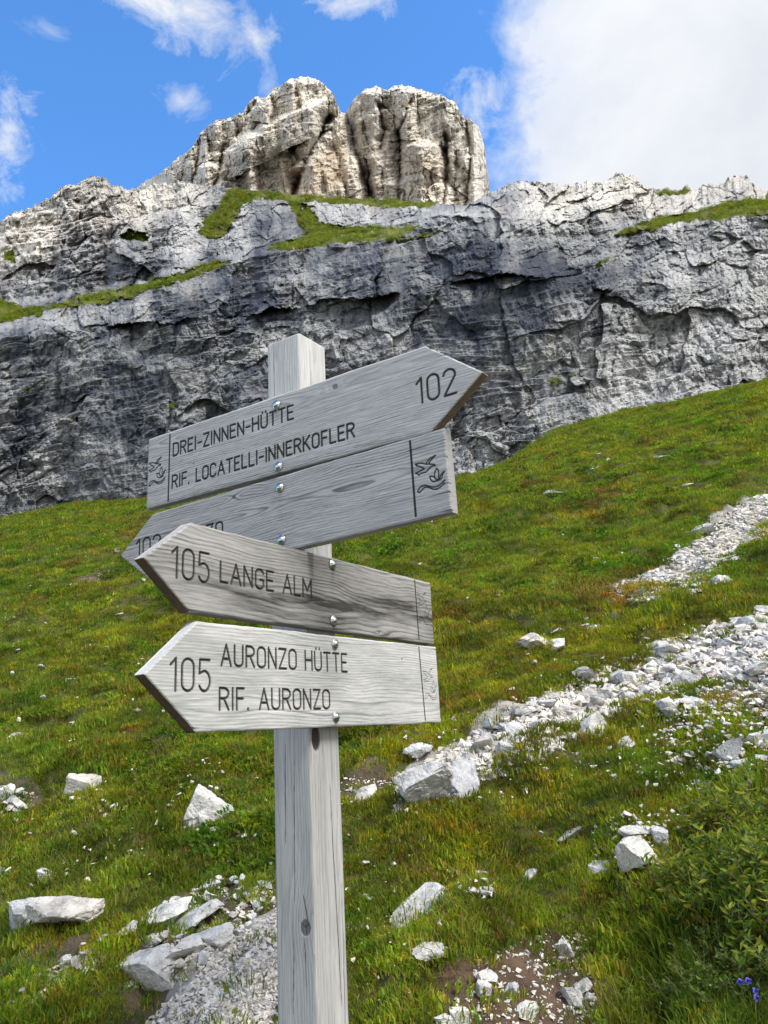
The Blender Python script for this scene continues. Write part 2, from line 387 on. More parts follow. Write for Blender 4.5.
def rock_relief(P, big=1.):
    x, y, z = P[..., 0], P[..., 1], P[..., 2]
    wq = P + 1.3*np.stack([fbm(P*.30, 3), fbm(P*.30 + 40, 3), fbm(P*.30 + 80, 3)], -1)
    dip = z - .16*x + 1.2*fbm(P*.12 + 3, 2)
    Q = np.stack([wq[..., 0], wq[..., 1], wq[..., 2] - .16*wq[..., 0]], -1)
    b1, c1, r1 = blocks(Q/np.array([6.0, 8, 5.6]), 11, .9)
    b2, c2, r2 = blocks(Q/np.array([2.3, 3, 2.1]), 23, 1.0)
    b3, c3, r3 = blocks(Q/np.array([.85, 1.2, .80]), 37, 1.0)
    b4, c4, r4 = blocks(Q/np.array([.36, .5, .33]), 51, 1.0)
    def bed(T, wob, sd):
        q = dip/T + wob*fbm(P*.16 + sd, 4); fr = q - np.floor(q); return fr**1.4 - .42, fr
    s1, fr = bed(4.2, .55, 0.); s2, _ = bed(1.35, .9, 7.); s3, _ = bed(.5, 1.6, 14.)
    bm = sstep(-.25, .25, fbm(P*.13 + 66, 3)); bm2 = sstep(-.2, .3, fbm(P*.22 + 36, 3))
    rid = fbm(P*np.array([.50, .5, .24]), 6, .58, ridged=True)
    fine = fbm(P*1.7, 5, .65)
    md = .25 + 1.1*sstep(-.35, .35, fbm(P*.11 + 91, 3))                      # smooth walls here, broken rock there
    out = 1.6*big*b1 - .12*(1-c1)**2 + md*(.60*b2 - .18*(1-c2)**2 + .28*b3 - .07*(1-c3)**2 + .13*b4 + .42*fine) + .75*s1 + .50*bm*s2 + .24*bm2*s3 + .8*rid
    return out, dict(b1=b1, r1=r1, r2=r2, r3=r3, r4=r4, c2=c2, c1=c1, fr=fr, fine=fine, rid=rid, dip=dip, md=md, lay=.6*perlin(P3(x*.10, y*0, dip*1.1)) + .5*perlin(P3(x*.16, y*0 + 3, dip*2.9)))
LEDGE_PTS = []
def build_cliff():
    nu, nv = 1160, 640
    u = np.linspace(-190, 950, nu); s = np.linspace(0, 1, nv)
    vb = lin(u, VB); vc = lin(u, CREST)
    jag = fbm(P3(u*.05, 3.), 5, .66)*9 + np.abs(fbm(P3(u*.16, 8.), 3))*-7
    vc = vc + jag*np.where((u > 190) & (u < 480), .35, 1.)
    U = np.broadcast_to(u[None], (nv, nu)); Vv = vb[None] + (vc-vb)[None]*s[:, None]
    roof = lin(u, ROOF)[None] + 16*fbm(P3(u*.020, 5.), 5, .66)[None]; ledge = lin(u, LEDGE)[None]
    rs = sstep(60, 130, U)*sstep(690, 560, U)*sstep(-.10, .22, fbm(P3(u*.017, 17.), 3))[None]
    # forward distance: wall, undercut, overhanging layer, ledge, upper steps
    wob = 2.5*fbm(P3(u*.008, 1.), 2)[None]
    h0 = np.clip((vb[None]-Vv)/np.maximum(vb[None]-roof, 1), 0, 1)
    Y = 52 + wob - 2.*np.exp(-((U-520)/90)**2) + 5.5*h0
    Y = Y + 2.2*rs*np.exp(-np.clip(Vv-roof, 0, 99)/9)*(Vv > roof)           # undercut just below the roof
    up = np.clip((roof-Vv)/np.maximum(roof-ledge, 4), 0, 1)
    Y = np.where(Vv <= roof, 52 + wob - 2.*np.exp(-((U-520)/90)**2) + 5.5 - 1.1*rs + 4.*up, Y)
    Y = Y + lin(u, [(-200, 4), (380, 5), (440, 2), (600, 1.5), (640, 4), (960, 5)])[None]*sstep(0, 16, ledge-Vv + 7*fbm(P3(U*.05, Vv*.02, 33.), 4, .6))                                       # grassy ledge
    Y = Y + 8*np.clip((ledge-14-Vv)/np.maximum(ledge-14-vc[None], 5), 0, 1)
    d = rays(U, Vv); dn = d/d[..., 1:2]
    P = dn*Y[..., None]; P[..., 2] += EYE
    P = dn*57.; P[..., 2] += EYE          # relief is sampled on one upright sheet so that it keeps its grain across ledges
    rel, A = rock_relief(P)
    # turf on ledges
    w1 = 13*fbm(P3(U*.035, Vv*.05, 2.), 5, .65); w2 = 11*fbm(P3(U*.07, Vv*.09, 12.), 5, .65)
    def pol(pts): return inpoly(U + w1, Vv + .6*w2 + 4*A['fine'], pts)
    g = pol([(40,312),(80,296),(120,290),(170,276),(215,262),(235,260),(205,274),(160,288),(110,302)])
    g |= pol([(195,228),(215,214),(228,196),(232,184),(262,188),(300,192),(430,199),(436,206),(400,208),(300,202),(262,200),(240,206),(232,222),(222,238),(208,236)])
    g |= pol([(286,200),(305,204),(320,222),(345,226),(385,228),(425,226),(400,236),(350,242),(300,250),(268,250),(290,240),(310,232),(296,216)])
    g |= pol([(612,236),(640,222),(690,212),(730,204),(768,196),(900,180),(900,205),(768,216),(720,220),(680,222),(640,232)])
    g |= pol([(655,192),(668,187),(690,187),(692,193),(670,196)])
    g |= pol([(0,300),(-120,320),(-120,330),(0,322),(40,316),(42,308)])
    g |= pol([(118,236),(130,230),(150,234),(148,240),(130,241)]) | pol([(5,255),(15,250),(14,262),(2,262)])
    g |= pol([(360,238),(430,232),(440,236),(370,244)]) & (w2 > -.5)
    n4 = fbm(P*.5 + 55, 4)
    g |= ((n4 > .36) & (A['fr'] > .80) & (fbm(P*1.3, 3) > .05))
    g &= ~((n4 < -.36) & (U < 480))
    g &= ~(fbm(P*1.6 + 21, 3) > .42)
    rel = np.where(g, .22*rel + .5*A['fine'], rel)
    wild = 1 + .55*sstep(ledge+6, ledge-8, Vv)
    Y2 = Y - rel*.85*wild
    P2 = dn*Y2[..., None]; P2[..., 2] += EYE
    # rock colour, with sunlit ridge and cloud-shaded lower wall painted in
    upper = sstep(0, 45, ledge-Vv)
    nr = 9*fbm(P3(U*.05, Vv*.05, 41.), 4)
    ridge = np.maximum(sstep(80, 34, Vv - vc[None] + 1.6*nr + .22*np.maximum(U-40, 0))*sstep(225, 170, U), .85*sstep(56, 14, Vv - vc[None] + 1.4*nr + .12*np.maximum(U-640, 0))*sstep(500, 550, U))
    tone = .64 + .85*fbm(P*.30, 5) + .30*(A['r2']-.5) + .22*(A['r3']-.5) + .14*(A['r4']-.5) + .30*A['fine']
    light = np.array([.53, .53, .53]); dark = np.array([.072, .085, .115])  # dark bluish end also carries the wall's cloud shade
    rightpale = sstep(520, 700, U + .4*(Vv-330))*.22
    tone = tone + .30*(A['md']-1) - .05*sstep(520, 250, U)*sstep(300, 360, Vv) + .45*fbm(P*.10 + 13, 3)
    tone = tone + .34*A['lay']
    stain = fbm(P*np.array([.45, .4, .09]), 4)                                # water streaks down the face
    tone = tone - .75*np.clip(stain-.05, 0, 1) + rightpale + .12*upper
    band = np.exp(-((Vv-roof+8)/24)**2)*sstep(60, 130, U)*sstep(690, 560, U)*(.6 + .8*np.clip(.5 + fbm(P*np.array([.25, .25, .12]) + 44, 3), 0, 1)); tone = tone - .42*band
    tone = tone + .20*np.exp(-((Vv-vb+75)/40)**2)*sstep(420, 480, U)
    tone = np.clip(tone, 0.02, 1.1)[..., None]
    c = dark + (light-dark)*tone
    warm = np.clip(fbm(P*.28 + 30, 3)*2 - .1, 0, 1)
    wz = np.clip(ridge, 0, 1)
    pale = np.array([.80, .755, .68])*(.92 + .45*(A['r2'][..., None]-.5) + .35*A['fine'][..., None])  # bright ridge colour puts a sunlit look into the rock
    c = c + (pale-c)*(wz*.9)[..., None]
    ora = np.clip(fbm(P*.4 + 70, 4)*2.6 - .55, 0, 1)*(.5 + .5*upper)
    c = c + (np.array([.46, .33, .22])-c)*(ora*.55*np.clip(tone[..., 0]*1.4, 0, 1))[..., None]
    gn = fbm(P*1.1 + 5, 3)[..., None]
    c = np.where(g[..., None], np.array([.135, .150, .022])*(1 + .8*gn + .5*A['fine'][..., None]), c)
    gi = np.nonzero(g.ravel())[0]; gi = rng.choice(gi, 9000); gi = gi[fbm(P2.reshape(-1, 3)[gi]*.45 + 7, 3) > -.08]; LEDGE_PTS.append(P2.reshape(-1, 3)[gi])
    # back slope so that the crest has a far side
    V1 = P2.reshape(-1, 3); c1 = c.reshape(-1, 3)
    back = P2[-1].copy(); rows = [V1]; cols = [c1]
    for k, (dy, dz) in enumerate(((2.5, -1.), (8, -6), (25, -30))):
        bk = back.copy(); bk[:, 1] += dy + .7*rng.normal(size=nu)*(k < 1); bk[:, 2] += dz; rows.append(bk); cols.append(c[-1])
    V = np.concatenate(rows); cc = np.clip(np.concatenate(cols), .01, .9)
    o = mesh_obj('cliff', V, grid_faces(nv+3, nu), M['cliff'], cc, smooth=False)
    tag(o, 'grey layered limestone cliff with grassy ledges above the slope', 'cliff', kind='structure')
build_cliff()
print('cliff', time.time()-T0)
PEAK = [(96, 215), (112, 200), (125, 193), (140, 186), (152, 178), (163, 172), (175, 160), (186, 152), (192, 149), (200, 134), (208, 127), (218, 120), (230, 118), (243, 113), (250, 101), (256, 97), (266, 98), (272, 90), (283, 85), (290, 80),
        (300, 77), (316, 79), (326, 86), (333, 93), (337, 104), (341, 113), (346, 114), (350, 106), (356, 96), (366, 90), (376, 87), (388, 90), (402, 84), (416, 89), (432, 93), (446, 97), (455, 103), (461, 115), (470, 119), (478, 127), (484, 145), (487, 168), (490, 192), (494, 215)]
def build_peak():
    nu, nv = 620, 300
    u = np.linspace(97, 493.5, nu); s = np.linspace(0, 1, nv)
    vc = lin(u, PEAK) + 4.5*fbm(P3(u*.08, 2.), 5, .65) - 3*np.abs(fbm(P3(u*.3, 5.), 2)) + 5*sstep(240, 200, u)*fbm(P3(u*.12, 12.), 3); vb = np.full(nu, 222.)
    vc = np.minimum(vc, 220)
    U = np.broadcast_to(u[None], (nv, nu)); Vv = vb[None] + (vc-vb)[None]*s[:, None]
    hgt = np.clip((vb[None]-Vv)/np.maximum(vb[None]-vc[None], 4), 0, 1)
    U0, V0 = U, Vv; wn = lambda k: 5*fbm(P3(U0*.05, V0*.05, k), 5, .68)
    U = U + wn(61.); Vv = Vv + wn(71.)
    Y = 90 + 3.*hgt + 22*sstep(200, 97, U0) + 10*sstep(474, 495, U0)
    # cluster of towers and blocks: centre u, half width, top v, bottom v, how far it stands out (m)
    TW = [(118,14,196,260,2.2),(134,13,186,260,2.6),(150,12,176,260,2.5),(165,13,166,260,3.2),(178,12,154,260,3.0),(194,14,146,260,3.6),(186,14,178,260,4.2),(208,15,124,176,3.2),(224,20,114,180,4.4),(214,18,158,260,5.2),
          (244,16,106,140,4.4),(262,13,94,122,5.4),(284,18,86,124,5.0),(303,22,74,128,6.0),(325,14,84,130,4.6),(258,30,120,158,7.2),(292,36,114,154,7.6),(240,18,142,196,5.0),(318,22,128,260,6.4),(304,14,156,260,6.9),
          (340,10,112,170,3.4),(352,15,142,260,5.8),(360,14,94,150,3.8),(378,20,86,158,5.2),(404,22,82,140,6.0),(432,26,88,146,6.4),(456,20,100,150,5.6),(384,16,146,260,5.4),(408,16,128,260,4.6),(423,23,138,260,8.2),(440,14,178,260,8.4),
          (462,22,112,260,6.2),(478,12,124,260,5.0),(486,9,150,260,4.2),(448,14,132,200,5.6),(396,13,176,260,6.2),(336,10,176,260,6.6),(270,34,150,260,5.9),(252,14,158,260,6.3)]
    pr = np.zeros(U.shape)
    for (uc, hw, v0, v1, h_) in TW:
        xs = (U-uc)/hw; Vs = Vv + (.45*(U-275) if h_ > 7 and v1 < 200 else 0)
        yy = (Vs-(v0+v1)/2)/((v1-v0)/2); sk = .55*math.sin(uc*7.13)
        wedge = np.maximum((xs-sk)/(1-sk), (sk-xs)/(1+sk)); top = np.clip((yy+1)*((v1-v0)/2)/9, 0, 1)
        pr = np.maximum(pr, np.where((np.abs(xs) < 1) & (np.abs(yy) < 1), h_*(1 - .42*wedge)*(.55 + .45*top), 0))
    fl = np.zeros(U.shape); r_ = np.random.default_rng(12)
    for _ in range(190):                                                       # flakes and ribs between the joints
        uc, hw, vc_, hh, h_ = r_.uniform(105, 492), r_.uniform(3.5, 9), r_.uniform(85, 205), r_.uniform(9, 30), r_.uniform(.4, 1.7); sk = r_.uniform(-.7, .7)
        xs = (U - uc - .12*(Vv-vc_))/hw; yy = (Vv-vc_)/hh
        wedge = np.maximum((xs-sk)/(1-sk), (sk-xs)/(1+sk)); fl = np.maximum(fl, np.where((np.abs(xs) < 1) & (np.abs(yy) < 1), h_*(1-.6*wedge)*(.6 - .4*yy), 0))
    pr = pr + fl
    Y = Y - 1.25*pr
    def cleft(pts, wd, dep):
        us = lin(Vv, [(q[1], q[0]) for q in pts]); m = sstep(pts[0][1]-4, pts[0][1]+8, Vv)*sstep(pts[-1][1]+6, pts[-1][1]-6, Vv)
        return dep*m*np.exp(-np.abs((U-us)/wd)**1.3)
    for pts, wd, dep in [([(344,100),(350,130),(360,165),(372,204)], 4.5, 6.), ([(332,112),(318,140),(304,165),(290,200)], 4, 4.5), ([(398,128),(401,160),(398,206)], 3.2, 4.), ([(446,130),(447,165),(444,206)], 3.2, 4.),
                         ([(256,98),(246,116),(236,136)], 3, 3.), ([(226,140),(220,165),(214,190)], 3.5, 3.5), ([(378,100),(384,130),(380,150)], 2.6, 2.6), ([(412,92),(406,115),(398,134)], 2.4, 2.2), ([(466,118),(470,160),(466,206)], 2.6, 2.6), ([(200,136),(196,165),(190,190)], 3, 3.)]:
        Y = Y + cleft(pts, wd, dep)
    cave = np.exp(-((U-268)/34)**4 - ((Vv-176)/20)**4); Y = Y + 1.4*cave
    d = rays(U0, V0); dn = d/d[..., 1:2]
    P = dn*88.; P[..., 2] += EYE
    rel, A = rock_relief(P*.85, .55)
    bb, bc, _ = blocks((P + 2*np.stack([fbm(P*.12, 3), 0*P[..., 0], fbm(P*.12+9, 3)], -1))/np.array([15, 40, 19.]), 77, .9)
    rel = rel + 1.3*bb - .25*(1-bc)**3 + .5*A['rid']
    P2 = dn*(Y - rel*1.0)[..., None]; P2[..., 2] += EYE
    tone = 1.02 + .42*fbm(P*.2, 4) + .24*(A['r2']-.5) + .16*(A['r3']-.5) + .22*A['fine']
    stain = fbm(P*np.array([.3, .3, .08]) + 9, 4); tone -= .5*np.clip(stain-.05, 0, 1)
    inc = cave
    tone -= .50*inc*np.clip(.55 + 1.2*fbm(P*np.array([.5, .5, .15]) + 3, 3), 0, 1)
    tone = np.clip(tone, .05, 1.1)[..., None]
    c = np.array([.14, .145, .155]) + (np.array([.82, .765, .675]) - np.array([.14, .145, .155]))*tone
    def spot(u0, v0, a, b_): return np.exp(-(((U-u0)/a)**2 + ((Vv-v0)/b_)**2))
    ora = np.clip(1.4*spot(300,178,30,22) + .8*spot(425,165,22,30) + .7*spot(335,150,12,40) + .6*spot(365,170,25,30) + .5*spot(270,180,26,12) + .5*spot(290,100,14,14), 0, 1)
    ora = ora*np.clip(.55 + 1.5*fbm(P*.35 + 70, 4), 0, 1)
    c = c + (np.array([.60, .45, .29])-c)*(ora*.75)[..., None]
    V = [P2.reshape(-1, 3)]; cc = [c.reshape(-1, 3)]
    for k, (dy, dz) in enumerate(((3, -.8), (10, -5), (30, -35))):
        bk = P2[-1].copy(); bk[:, 1] += dy; bk[:, 2] += dz; V.append(bk); cc.append(c[-1])
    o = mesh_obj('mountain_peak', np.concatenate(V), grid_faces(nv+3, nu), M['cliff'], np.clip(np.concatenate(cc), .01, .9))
    tag(o, 'pale limestone twin towers rising above the grassy ledge of the cliff', 'mountain', kind='structure')
build_peak()
print('peak', time.time()-T0)

# ------------------------------------------------------------------ signpost
C0 = np.array([-.2105, 2.0391, EYE]); YAW = .5805; PW = .12; ZTOP = 1.0852; TH = .030
UP = np.array([0, 0, 1.]); DL = np.array([-math.cos(YAW), math.sin(YAW), 0]); DR = np.array([math.sin(YAW), math.cos(YAW), 0]); NL = -DR; NR = -DL
# single-line engraved alphabet, drawn in a box of height 1
def arc(cx, cy, rx, ry, a0, a1, n=9):
    a = np.radians(np.linspace(a0, a1, n)); return [(cx + rx*math.cos(t), cy + ry*math.sin(t)) for t in a]
def rounded(w, h0=0., h1=1.):
    r = w/2; return arc(r, h1-r, r, r, 0, 180) + arc(r, h0+r, r, r, 180, 360) + [(w, h1-r)]
W_ = .46
GL = {
 'A': (.52, [[(0, 0), (.26, 1), (.52, 0)], [(.09, .32), (.43, .32)]]),
 'C': (W_, [arc(.23, .77, .23, .23, 10, 180) + arc(.23, .23, .23, .23, 180, 350)]),
 'D': (W_, [[(0, 0), (0, 1), (.2, 1)] + arc(.2, .74, .26, .26, 90, 0) + arc(.2, .26, .26, .26, 0, -90) + [(0, 0)]]),
 'E': (.40, [[(.40, 1), (0, 1), (0, 0), (.40, 0)], [(0, .52), (.34, .52)]]),
 'F': (.38, [[(.38, 1), (0, 1), (0, 0)], [(0, .52), (.33, .52)]]),
 'G': (W_, [arc(.23, .77, .23, .23, 10, 180) + arc(.23, .23, .23, .23, 180, 360) + [(.46, .47), (.26, .47)]]),
 'H': (W_, [[(0, 0), (0, 1)], [(W_, 0), (W_, 1)], [(0, .52), (W_, .52)]]),
 'I': (.04, [[(.02, 0), (.02, 1)]]),
 'K': (W_, [[(0, 0), (0, 1)], [(W_, 1), (0, .42)], [(.14, .56), (W_, 0)]]),
 'L': (.38, [[(0, 1), (0, 0), (.38, 0)]]),
 'M': (.56, [[(0, 0), (0, 1), (.28, .35), (.56, 1), (.56, 0)]]),
 'N': (W_, [[(0, 0), (0, 1), (W_, 0), (W_, 1)]]),
 'O': (W_, [rounded(W_)]), '0': (W_, [rounded(W_)]),
 'R': (W_, [[(0, 0), (0, 1), (.22, 1)] + arc(.22, .76, .24, .24, 90, -90) + [(0, .52)], [(.22, .52), (.46, 0)]]),
 'T': (.46, [[(0, 1), (.46, 1)], [(.23, 1), (.23, 0)]]),
 'U': (W_, [[(0, 1)] + arc(.23, .23, .23, .23, 180, 360) + [(.46, 1)]]),
 'Ü': (W_, [[(0, 1)] + arc(.23, .23, .23, .23, 180, 360) + [(.46, 1)], [(.11, 1.15), (.11, 1.20)], [(.35, 1.15), (.35, 1.20)]]),
 'Z': (.44, [[(0, 1), (.44, 1), (0, 0), (.44, 0)]]),
 '-': (.30, [[(.0, .45), (.30, .45)]]), '.': (.06, [[(.03, .0), (.03, .04)]]), ' ': (.22, []),
 '1': (.24, [[(0, .80), (.20, 1), (.20, 0)]]),
 '2': (W_, [[(0, .80)] + arc(.23, .77, .23, .23, 170, -20) + [(0, 0), (W_, 0)]]),
 '5': (W_, [[(.44, 1), (.05, 1), (.03, .56)] + arc(.23, .32, .23, .32, 120, -150, 14)]),
}
def text_strokes(txt, a0, a1, h0, h1, slope=0.):
    gap = .20; adv = []; tot = 0
    for ch in txt: adv.append(tot); tot += GL[ch][0] + gap
    tot -= gap; sx = (a1-a0)/tot; H = h1-h0; res = []
    for ch, ad in zip(txt, adv):
        for st in GL[ch][1]:
            res.append([(a0 + (ad + q[0])*sx, h0 + q[1]*H + slope*(ad*sx)) for q in st])
    return res
def smooth_curve(pts, n=6):
    pts = np.array(pts, float); res = []
    P = np.vstack([2*pts[0]-pts[1], pts, 2*pts[-1]-pts[-2]])
    for i in range(1, len(P)-2):
        for t in np.linspace(0, 1, n, endpoint=False):
            a, b, c, d = P[i-1], P[i], P[i+1], P[i+2]
            res.append(tuple(.5*((2*b) + (c-a)*t + (2*a-5*b+4*c-d)*t*t + (3*b-a-3*c+d)*t**3)))
    res.append(tuple(pts[-1])); return res
def emblem(a0, a1, h0, h1, mirror=False):
    """flying bird above a sprig with three leaves on a wavy stroke; coordinates read off the carved mark, 0..1"""
    S = []
    bird = [(.0, .62), (.22, .66), (.34, .69), (.20, .78), (.04, .86), (.02, .90), (.24, .885), (.46, .80), (.42, .83), (.56, .94), (.80, 1.0), (.66, .92), (.50, .80), (.72, .74), (.76, .70), (.62, .70), (.40, .58), (.18, .58), (.12, .54), (.06, .60), (0, .62)]
    S.append(bird)
    S.append(smooth_curve([(.82, .24), (.70, .36), (.72, .50), (.80, .60), (.86, .48), (.82, .24)]))
    S.append(smooth_curve([(.80, .24), (.60, .26), (.52, .42), (.66, .38), (.80, .24)]))
    S.append(smooth_curve([(.84, .24), (.94, .28), (1.0, .40), (1.08, .46), (.95, .40), (.84, .24)]))
    S.append(smooth_curve([(.02, .06), (.14, .18), (.34, .19), (.60, .09), (.82, .09), (1.06, .20)]))
    S.append(smooth_curve([(.02, .06), (.10, .03), (.28, .13), (.42, .12), (.62, .02), (.84, .02), (1.04, .12)]))
    if mirror: S = [[(1-x, y) for x, y in s] for s in S]
    return [[(a0 + x*(a1-a0), h0 + y*(h1-h0)) for x, y in s] for s in S]
def stroke_dist(a, h, strokes):
    dist = np.full(a.shape, 1., np.float32); fa = a.ravel(); fh = h.ravel(); fd = dist.ravel()
    segs = [(s[i], s[i+1]) for s in strokes for i in range(len(s)-1)]
    order = None
    for (ax, ay), (bx, by) in segs:
        m = np.nonzero((fa > min(ax, bx)-.012) & (fa < max(ax, bx)+.012) & (fh > min(ay, by)-.012) & (fh < max(ay, by)+.012))[0]
        if not len(m): continue
        px, py = fa[m]-ax, fh[m]-ay; dx, dy = bx-ax, by-ay; L = dx*dx + dy*dy + 1e-12
        t = np.clip((px*dx + py*dy)/L, 0, 1); dd = np.hypot(px-t*dx, py-t*dy)
        fd[m] = np.minimum(fd[m], dd)
    return fd.reshape(a.shape)
def wood_grain(s, h, seed, knots=(), ring=.0062, pith=(.1, -.055), wave=.012, wl=3.2):
    """growth rings of a sawn plank cut at its face: returns late-wood mask, fibre noise, knot mask"""
    sd = seed*13.7
    hh = h - pith[0] + wave*fbm(P3(s*wl, h*7, sd), 3) + .004*fbm(P3(s*9, h*30, sd+2), 2)
    dd = pith[1] + .035*fbm(P3(s*1.6, .3, sd+5), 2)
    r = np.sqrt(hh*hh + dd*dd); kn = np.zeros_like(r)
    for (ks, kh, kr) in knots:
        e = np.sqrt(((s-ks)/2.2)**2 + (h-kh)**2); r = r + (kr*1.6)*np.exp(-(e/(kr*1.7))**2)*np.sign(h-kh+1e-4)*.8
        e2 = np.sqrt(((s-ks)/1.25)**2 + (h-kh)**2); kn = np.maximum(kn, sstep(kr, kr*.75, e2))
    t = r/ring + .25*fbm(P3(s*5, h*40, sd+8), 2); fr = t - np.floor(t)
    late = sstep(.35, .88, fr)*sstep(1.0, .93, fr)
    wgt = .45 + .55*_h(np.floor(t).astype(np.int64), 0, 0, int(seed*7+3))
    fib = fbm(P3(s*14, h*260, sd+11), 3)
    return late*wgt, fib, kn, fr
def plank(name, L, H, tip, thick, strokes, seed, parent, mtx, light, dark, knots, stain, ring=.0062, pith=(.1, -.055), wave=.012, wl=3.2, dirt_amt=.3, endcol=(.20, .15, .115), groove=1., uneven=.008, thin=(), flip_faint=False, bolts=()):
    """arrow board: x along to the tip at x=L+tip, y = height, z = outward from the post. Real carved grooves."""
    st = .0013; nh = int(H/st) + 1; ns = int((L+tip)/st) + 1
    hv = np.linspace(0, H, nh); sv = np.linspace(0, 1, ns)
    smax = L + tip*(1 - np.abs(hv-H/2)/(H/2))
    smax = smax + .0012*fbm(P3(hv*80, 2., seed), 2)
    S = sv[None]*smax[:, None]; Hh = np.broadcast_to(hv[:, None], S.shape)
    edge_h = uneven*.5*fbm(P3(S*7, (Hh > H/2)*5., seed+3.), 4, .6)*np.abs(Hh/H*2-1)**3
    late, fib, kn, fr = wood_grain(S, Hh, seed, knots, ring, pith, wave, wl)
    a_ = S if mtx['flip'] is False else (L+tip) - S
    fib2 = fbm(P3(S*30, Hh*620, seed*5+2.), 2)
    gd = np.minimum(stroke_dist(a_, Hh, strokes), stroke_dist(a_, Hh, thin)*(2.7 if flip_faint else 1.8) + (.0009 if flip_faint else 0))
    gw = .0036*groove
    de = np.minimum(np.minimum(Hh, H-Hh), np.minimum(S, (smax[:, None]-S)*.8))
    z = .00016*late + .0002*fib + .0002*fib2 - .0016*np.exp(-(de/.0022)**2)*1.2
    z = z - .0030*np.clip(1 - gd/gw, 0, 1)**.7 - .0012*kn
    endk = np.exp(-S/.03) + .8*np.exp(-np.maximum(smax[:, None]-S, 0)/.02)
    crack = sstep(.42, .62, fbm(P3(S*2.6, Hh*95, seed+21.), 3) + .34*endk*(fbm(P3(S*.5, Hh*60, seed+41.), 2) > .05)); z -= .0016*crack
    blot = fbm(P3(S*5, Hh*14, seed+30.), 4); blot2 = fbm(P3(S*1.6, Hh*9, seed+33.), 3)
    tone = .80 + .30*fib + .22*fib2 + .55*blot*dirt_amt + .55*blot2*dirt_amt - .62*late*(.45 + 1.1*np.clip(blot2+.35, 0, 1)) - .55*crack + stain(S, Hh)
    for (ba, bh) in bolts:                                   # run-off stain under each bolt
        tone = tone - .34*np.exp(-((a_-ba-.002*np.sin(Hh*90))/.007)**2)*sstep(-.006, .012, bh-Hh)*np.exp(-np.clip(bh-Hh, 0, 1)/.035) - .4*np.exp(-(np.hypot(a_-ba, Hh-bh)/.015)**4)
    tone = np.clip(tone, 0, 1.25)[..., None]
    c = np.array(dark) + (np.array(light)-np.array(dark))*tone
    c = c*(1 - .55*kn[..., None])
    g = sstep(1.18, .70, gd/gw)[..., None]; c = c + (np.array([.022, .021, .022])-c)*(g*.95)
    # face, then rim of four loops going back to the rear face
    Vf = np.stack([S, Hh + edge_h, thick + z], -1)
    V = [Vf.reshape(-1, 3)]; cc = [c.reshape(-1, 3)]; F = [grid_faces(nh, ns)]
    idx = np.arange(nh*ns).reshape(nh, ns)
    loop = np.concatenate([idx[0, :-1], idx[:-1, -1], idx[-1, :0:-1], idx[:0:-1, 0]])
    ring0 = Vf.reshape(-1, 3)[loop]; n0 = nh*ns; prev = loop; nl = len(loop)
    for k, dz in enumerate((.03, .33, .66, 1.)):
        rr = ring0.copy(); rr[:, 2] = (thick-.0015)*(1-dz) - 0*dz
        if k in (1, 2): rr[:, :2] += .0008*np.stack([fbm(P3(rr[:, 0]*40, rr[:, 1]*40, k+seed), 2), fbm(P3(rr[:, 0]*30, rr[:, 1]*60, k+9.+seed), 2)], -1)
        hh, ss = ring0[:, 1], ring0[:, 0]
        fl = fbm(P3(ss*60, hh*60, dz*3+seed), 3)[:, None]; ln = fbm(P3(ss*4, hh*160, dz*9), 3)[:, None]
        cs = np.array(light)*.62*(1 + .35*ln)*np.ones((nl, 1))
        low = ((ss > L-.002) & (hh < H/2))[:, None]; upp = ((ss > L-.002) & (hh >= H/2))[:, None]
        cs = np.where(low, np.array(endcol)*(1 + .5*fl), cs); cs = np.where(upp, np.array(light)*.95*(1 + .25*fl), cs)
        ids = n0 + np.arange(nl); n0 += nl
        F.append(np.stack([prev, ids, np.roll(ids, -1), np.roll(prev, -1)], 1)); prev = ids; V.append(rr); cc.append(cs)
    V = np.concatenate(V); cc = np.clip(np.concatenate(cc), .01, .9)
    F.append(prev.copy())
    o = mesh_obj(name, V, F, M['wood'], cc, parent=parent, smooth=True)
    o.matrix_local = mtx['m']
    return o
def bolt_mesh():
    V, F = [], []; n = 20
    prof = [(0, .0075), (.0028, .0072), (.0055, .0060), (.0078, .0040), (.0088, .0022), (.0090, .0012), (.0125, .0012), (.0130, .0006), (.0130, -.0025)]
    V.append((0, 0, prof[0][1]))
    for r, z in prof[1:]:
        for k in range(n): V.append((r*math.cos(k*2*math.pi/n), r*math.sin(k*2*math.pi/n), z))
    tri = [[0, 1+k, 1+(k+1) % n] for k in range(n)]
    q = [[1+j*n+k, 1+(j+1)*n+k, 1+(j+1)*n+(k+1) % n, 1+j*n+(k+1) % n] for j in range(len(prof)-2) for k in range(n)]
    return np.array(V), [np.array(tri), np.array(q)]
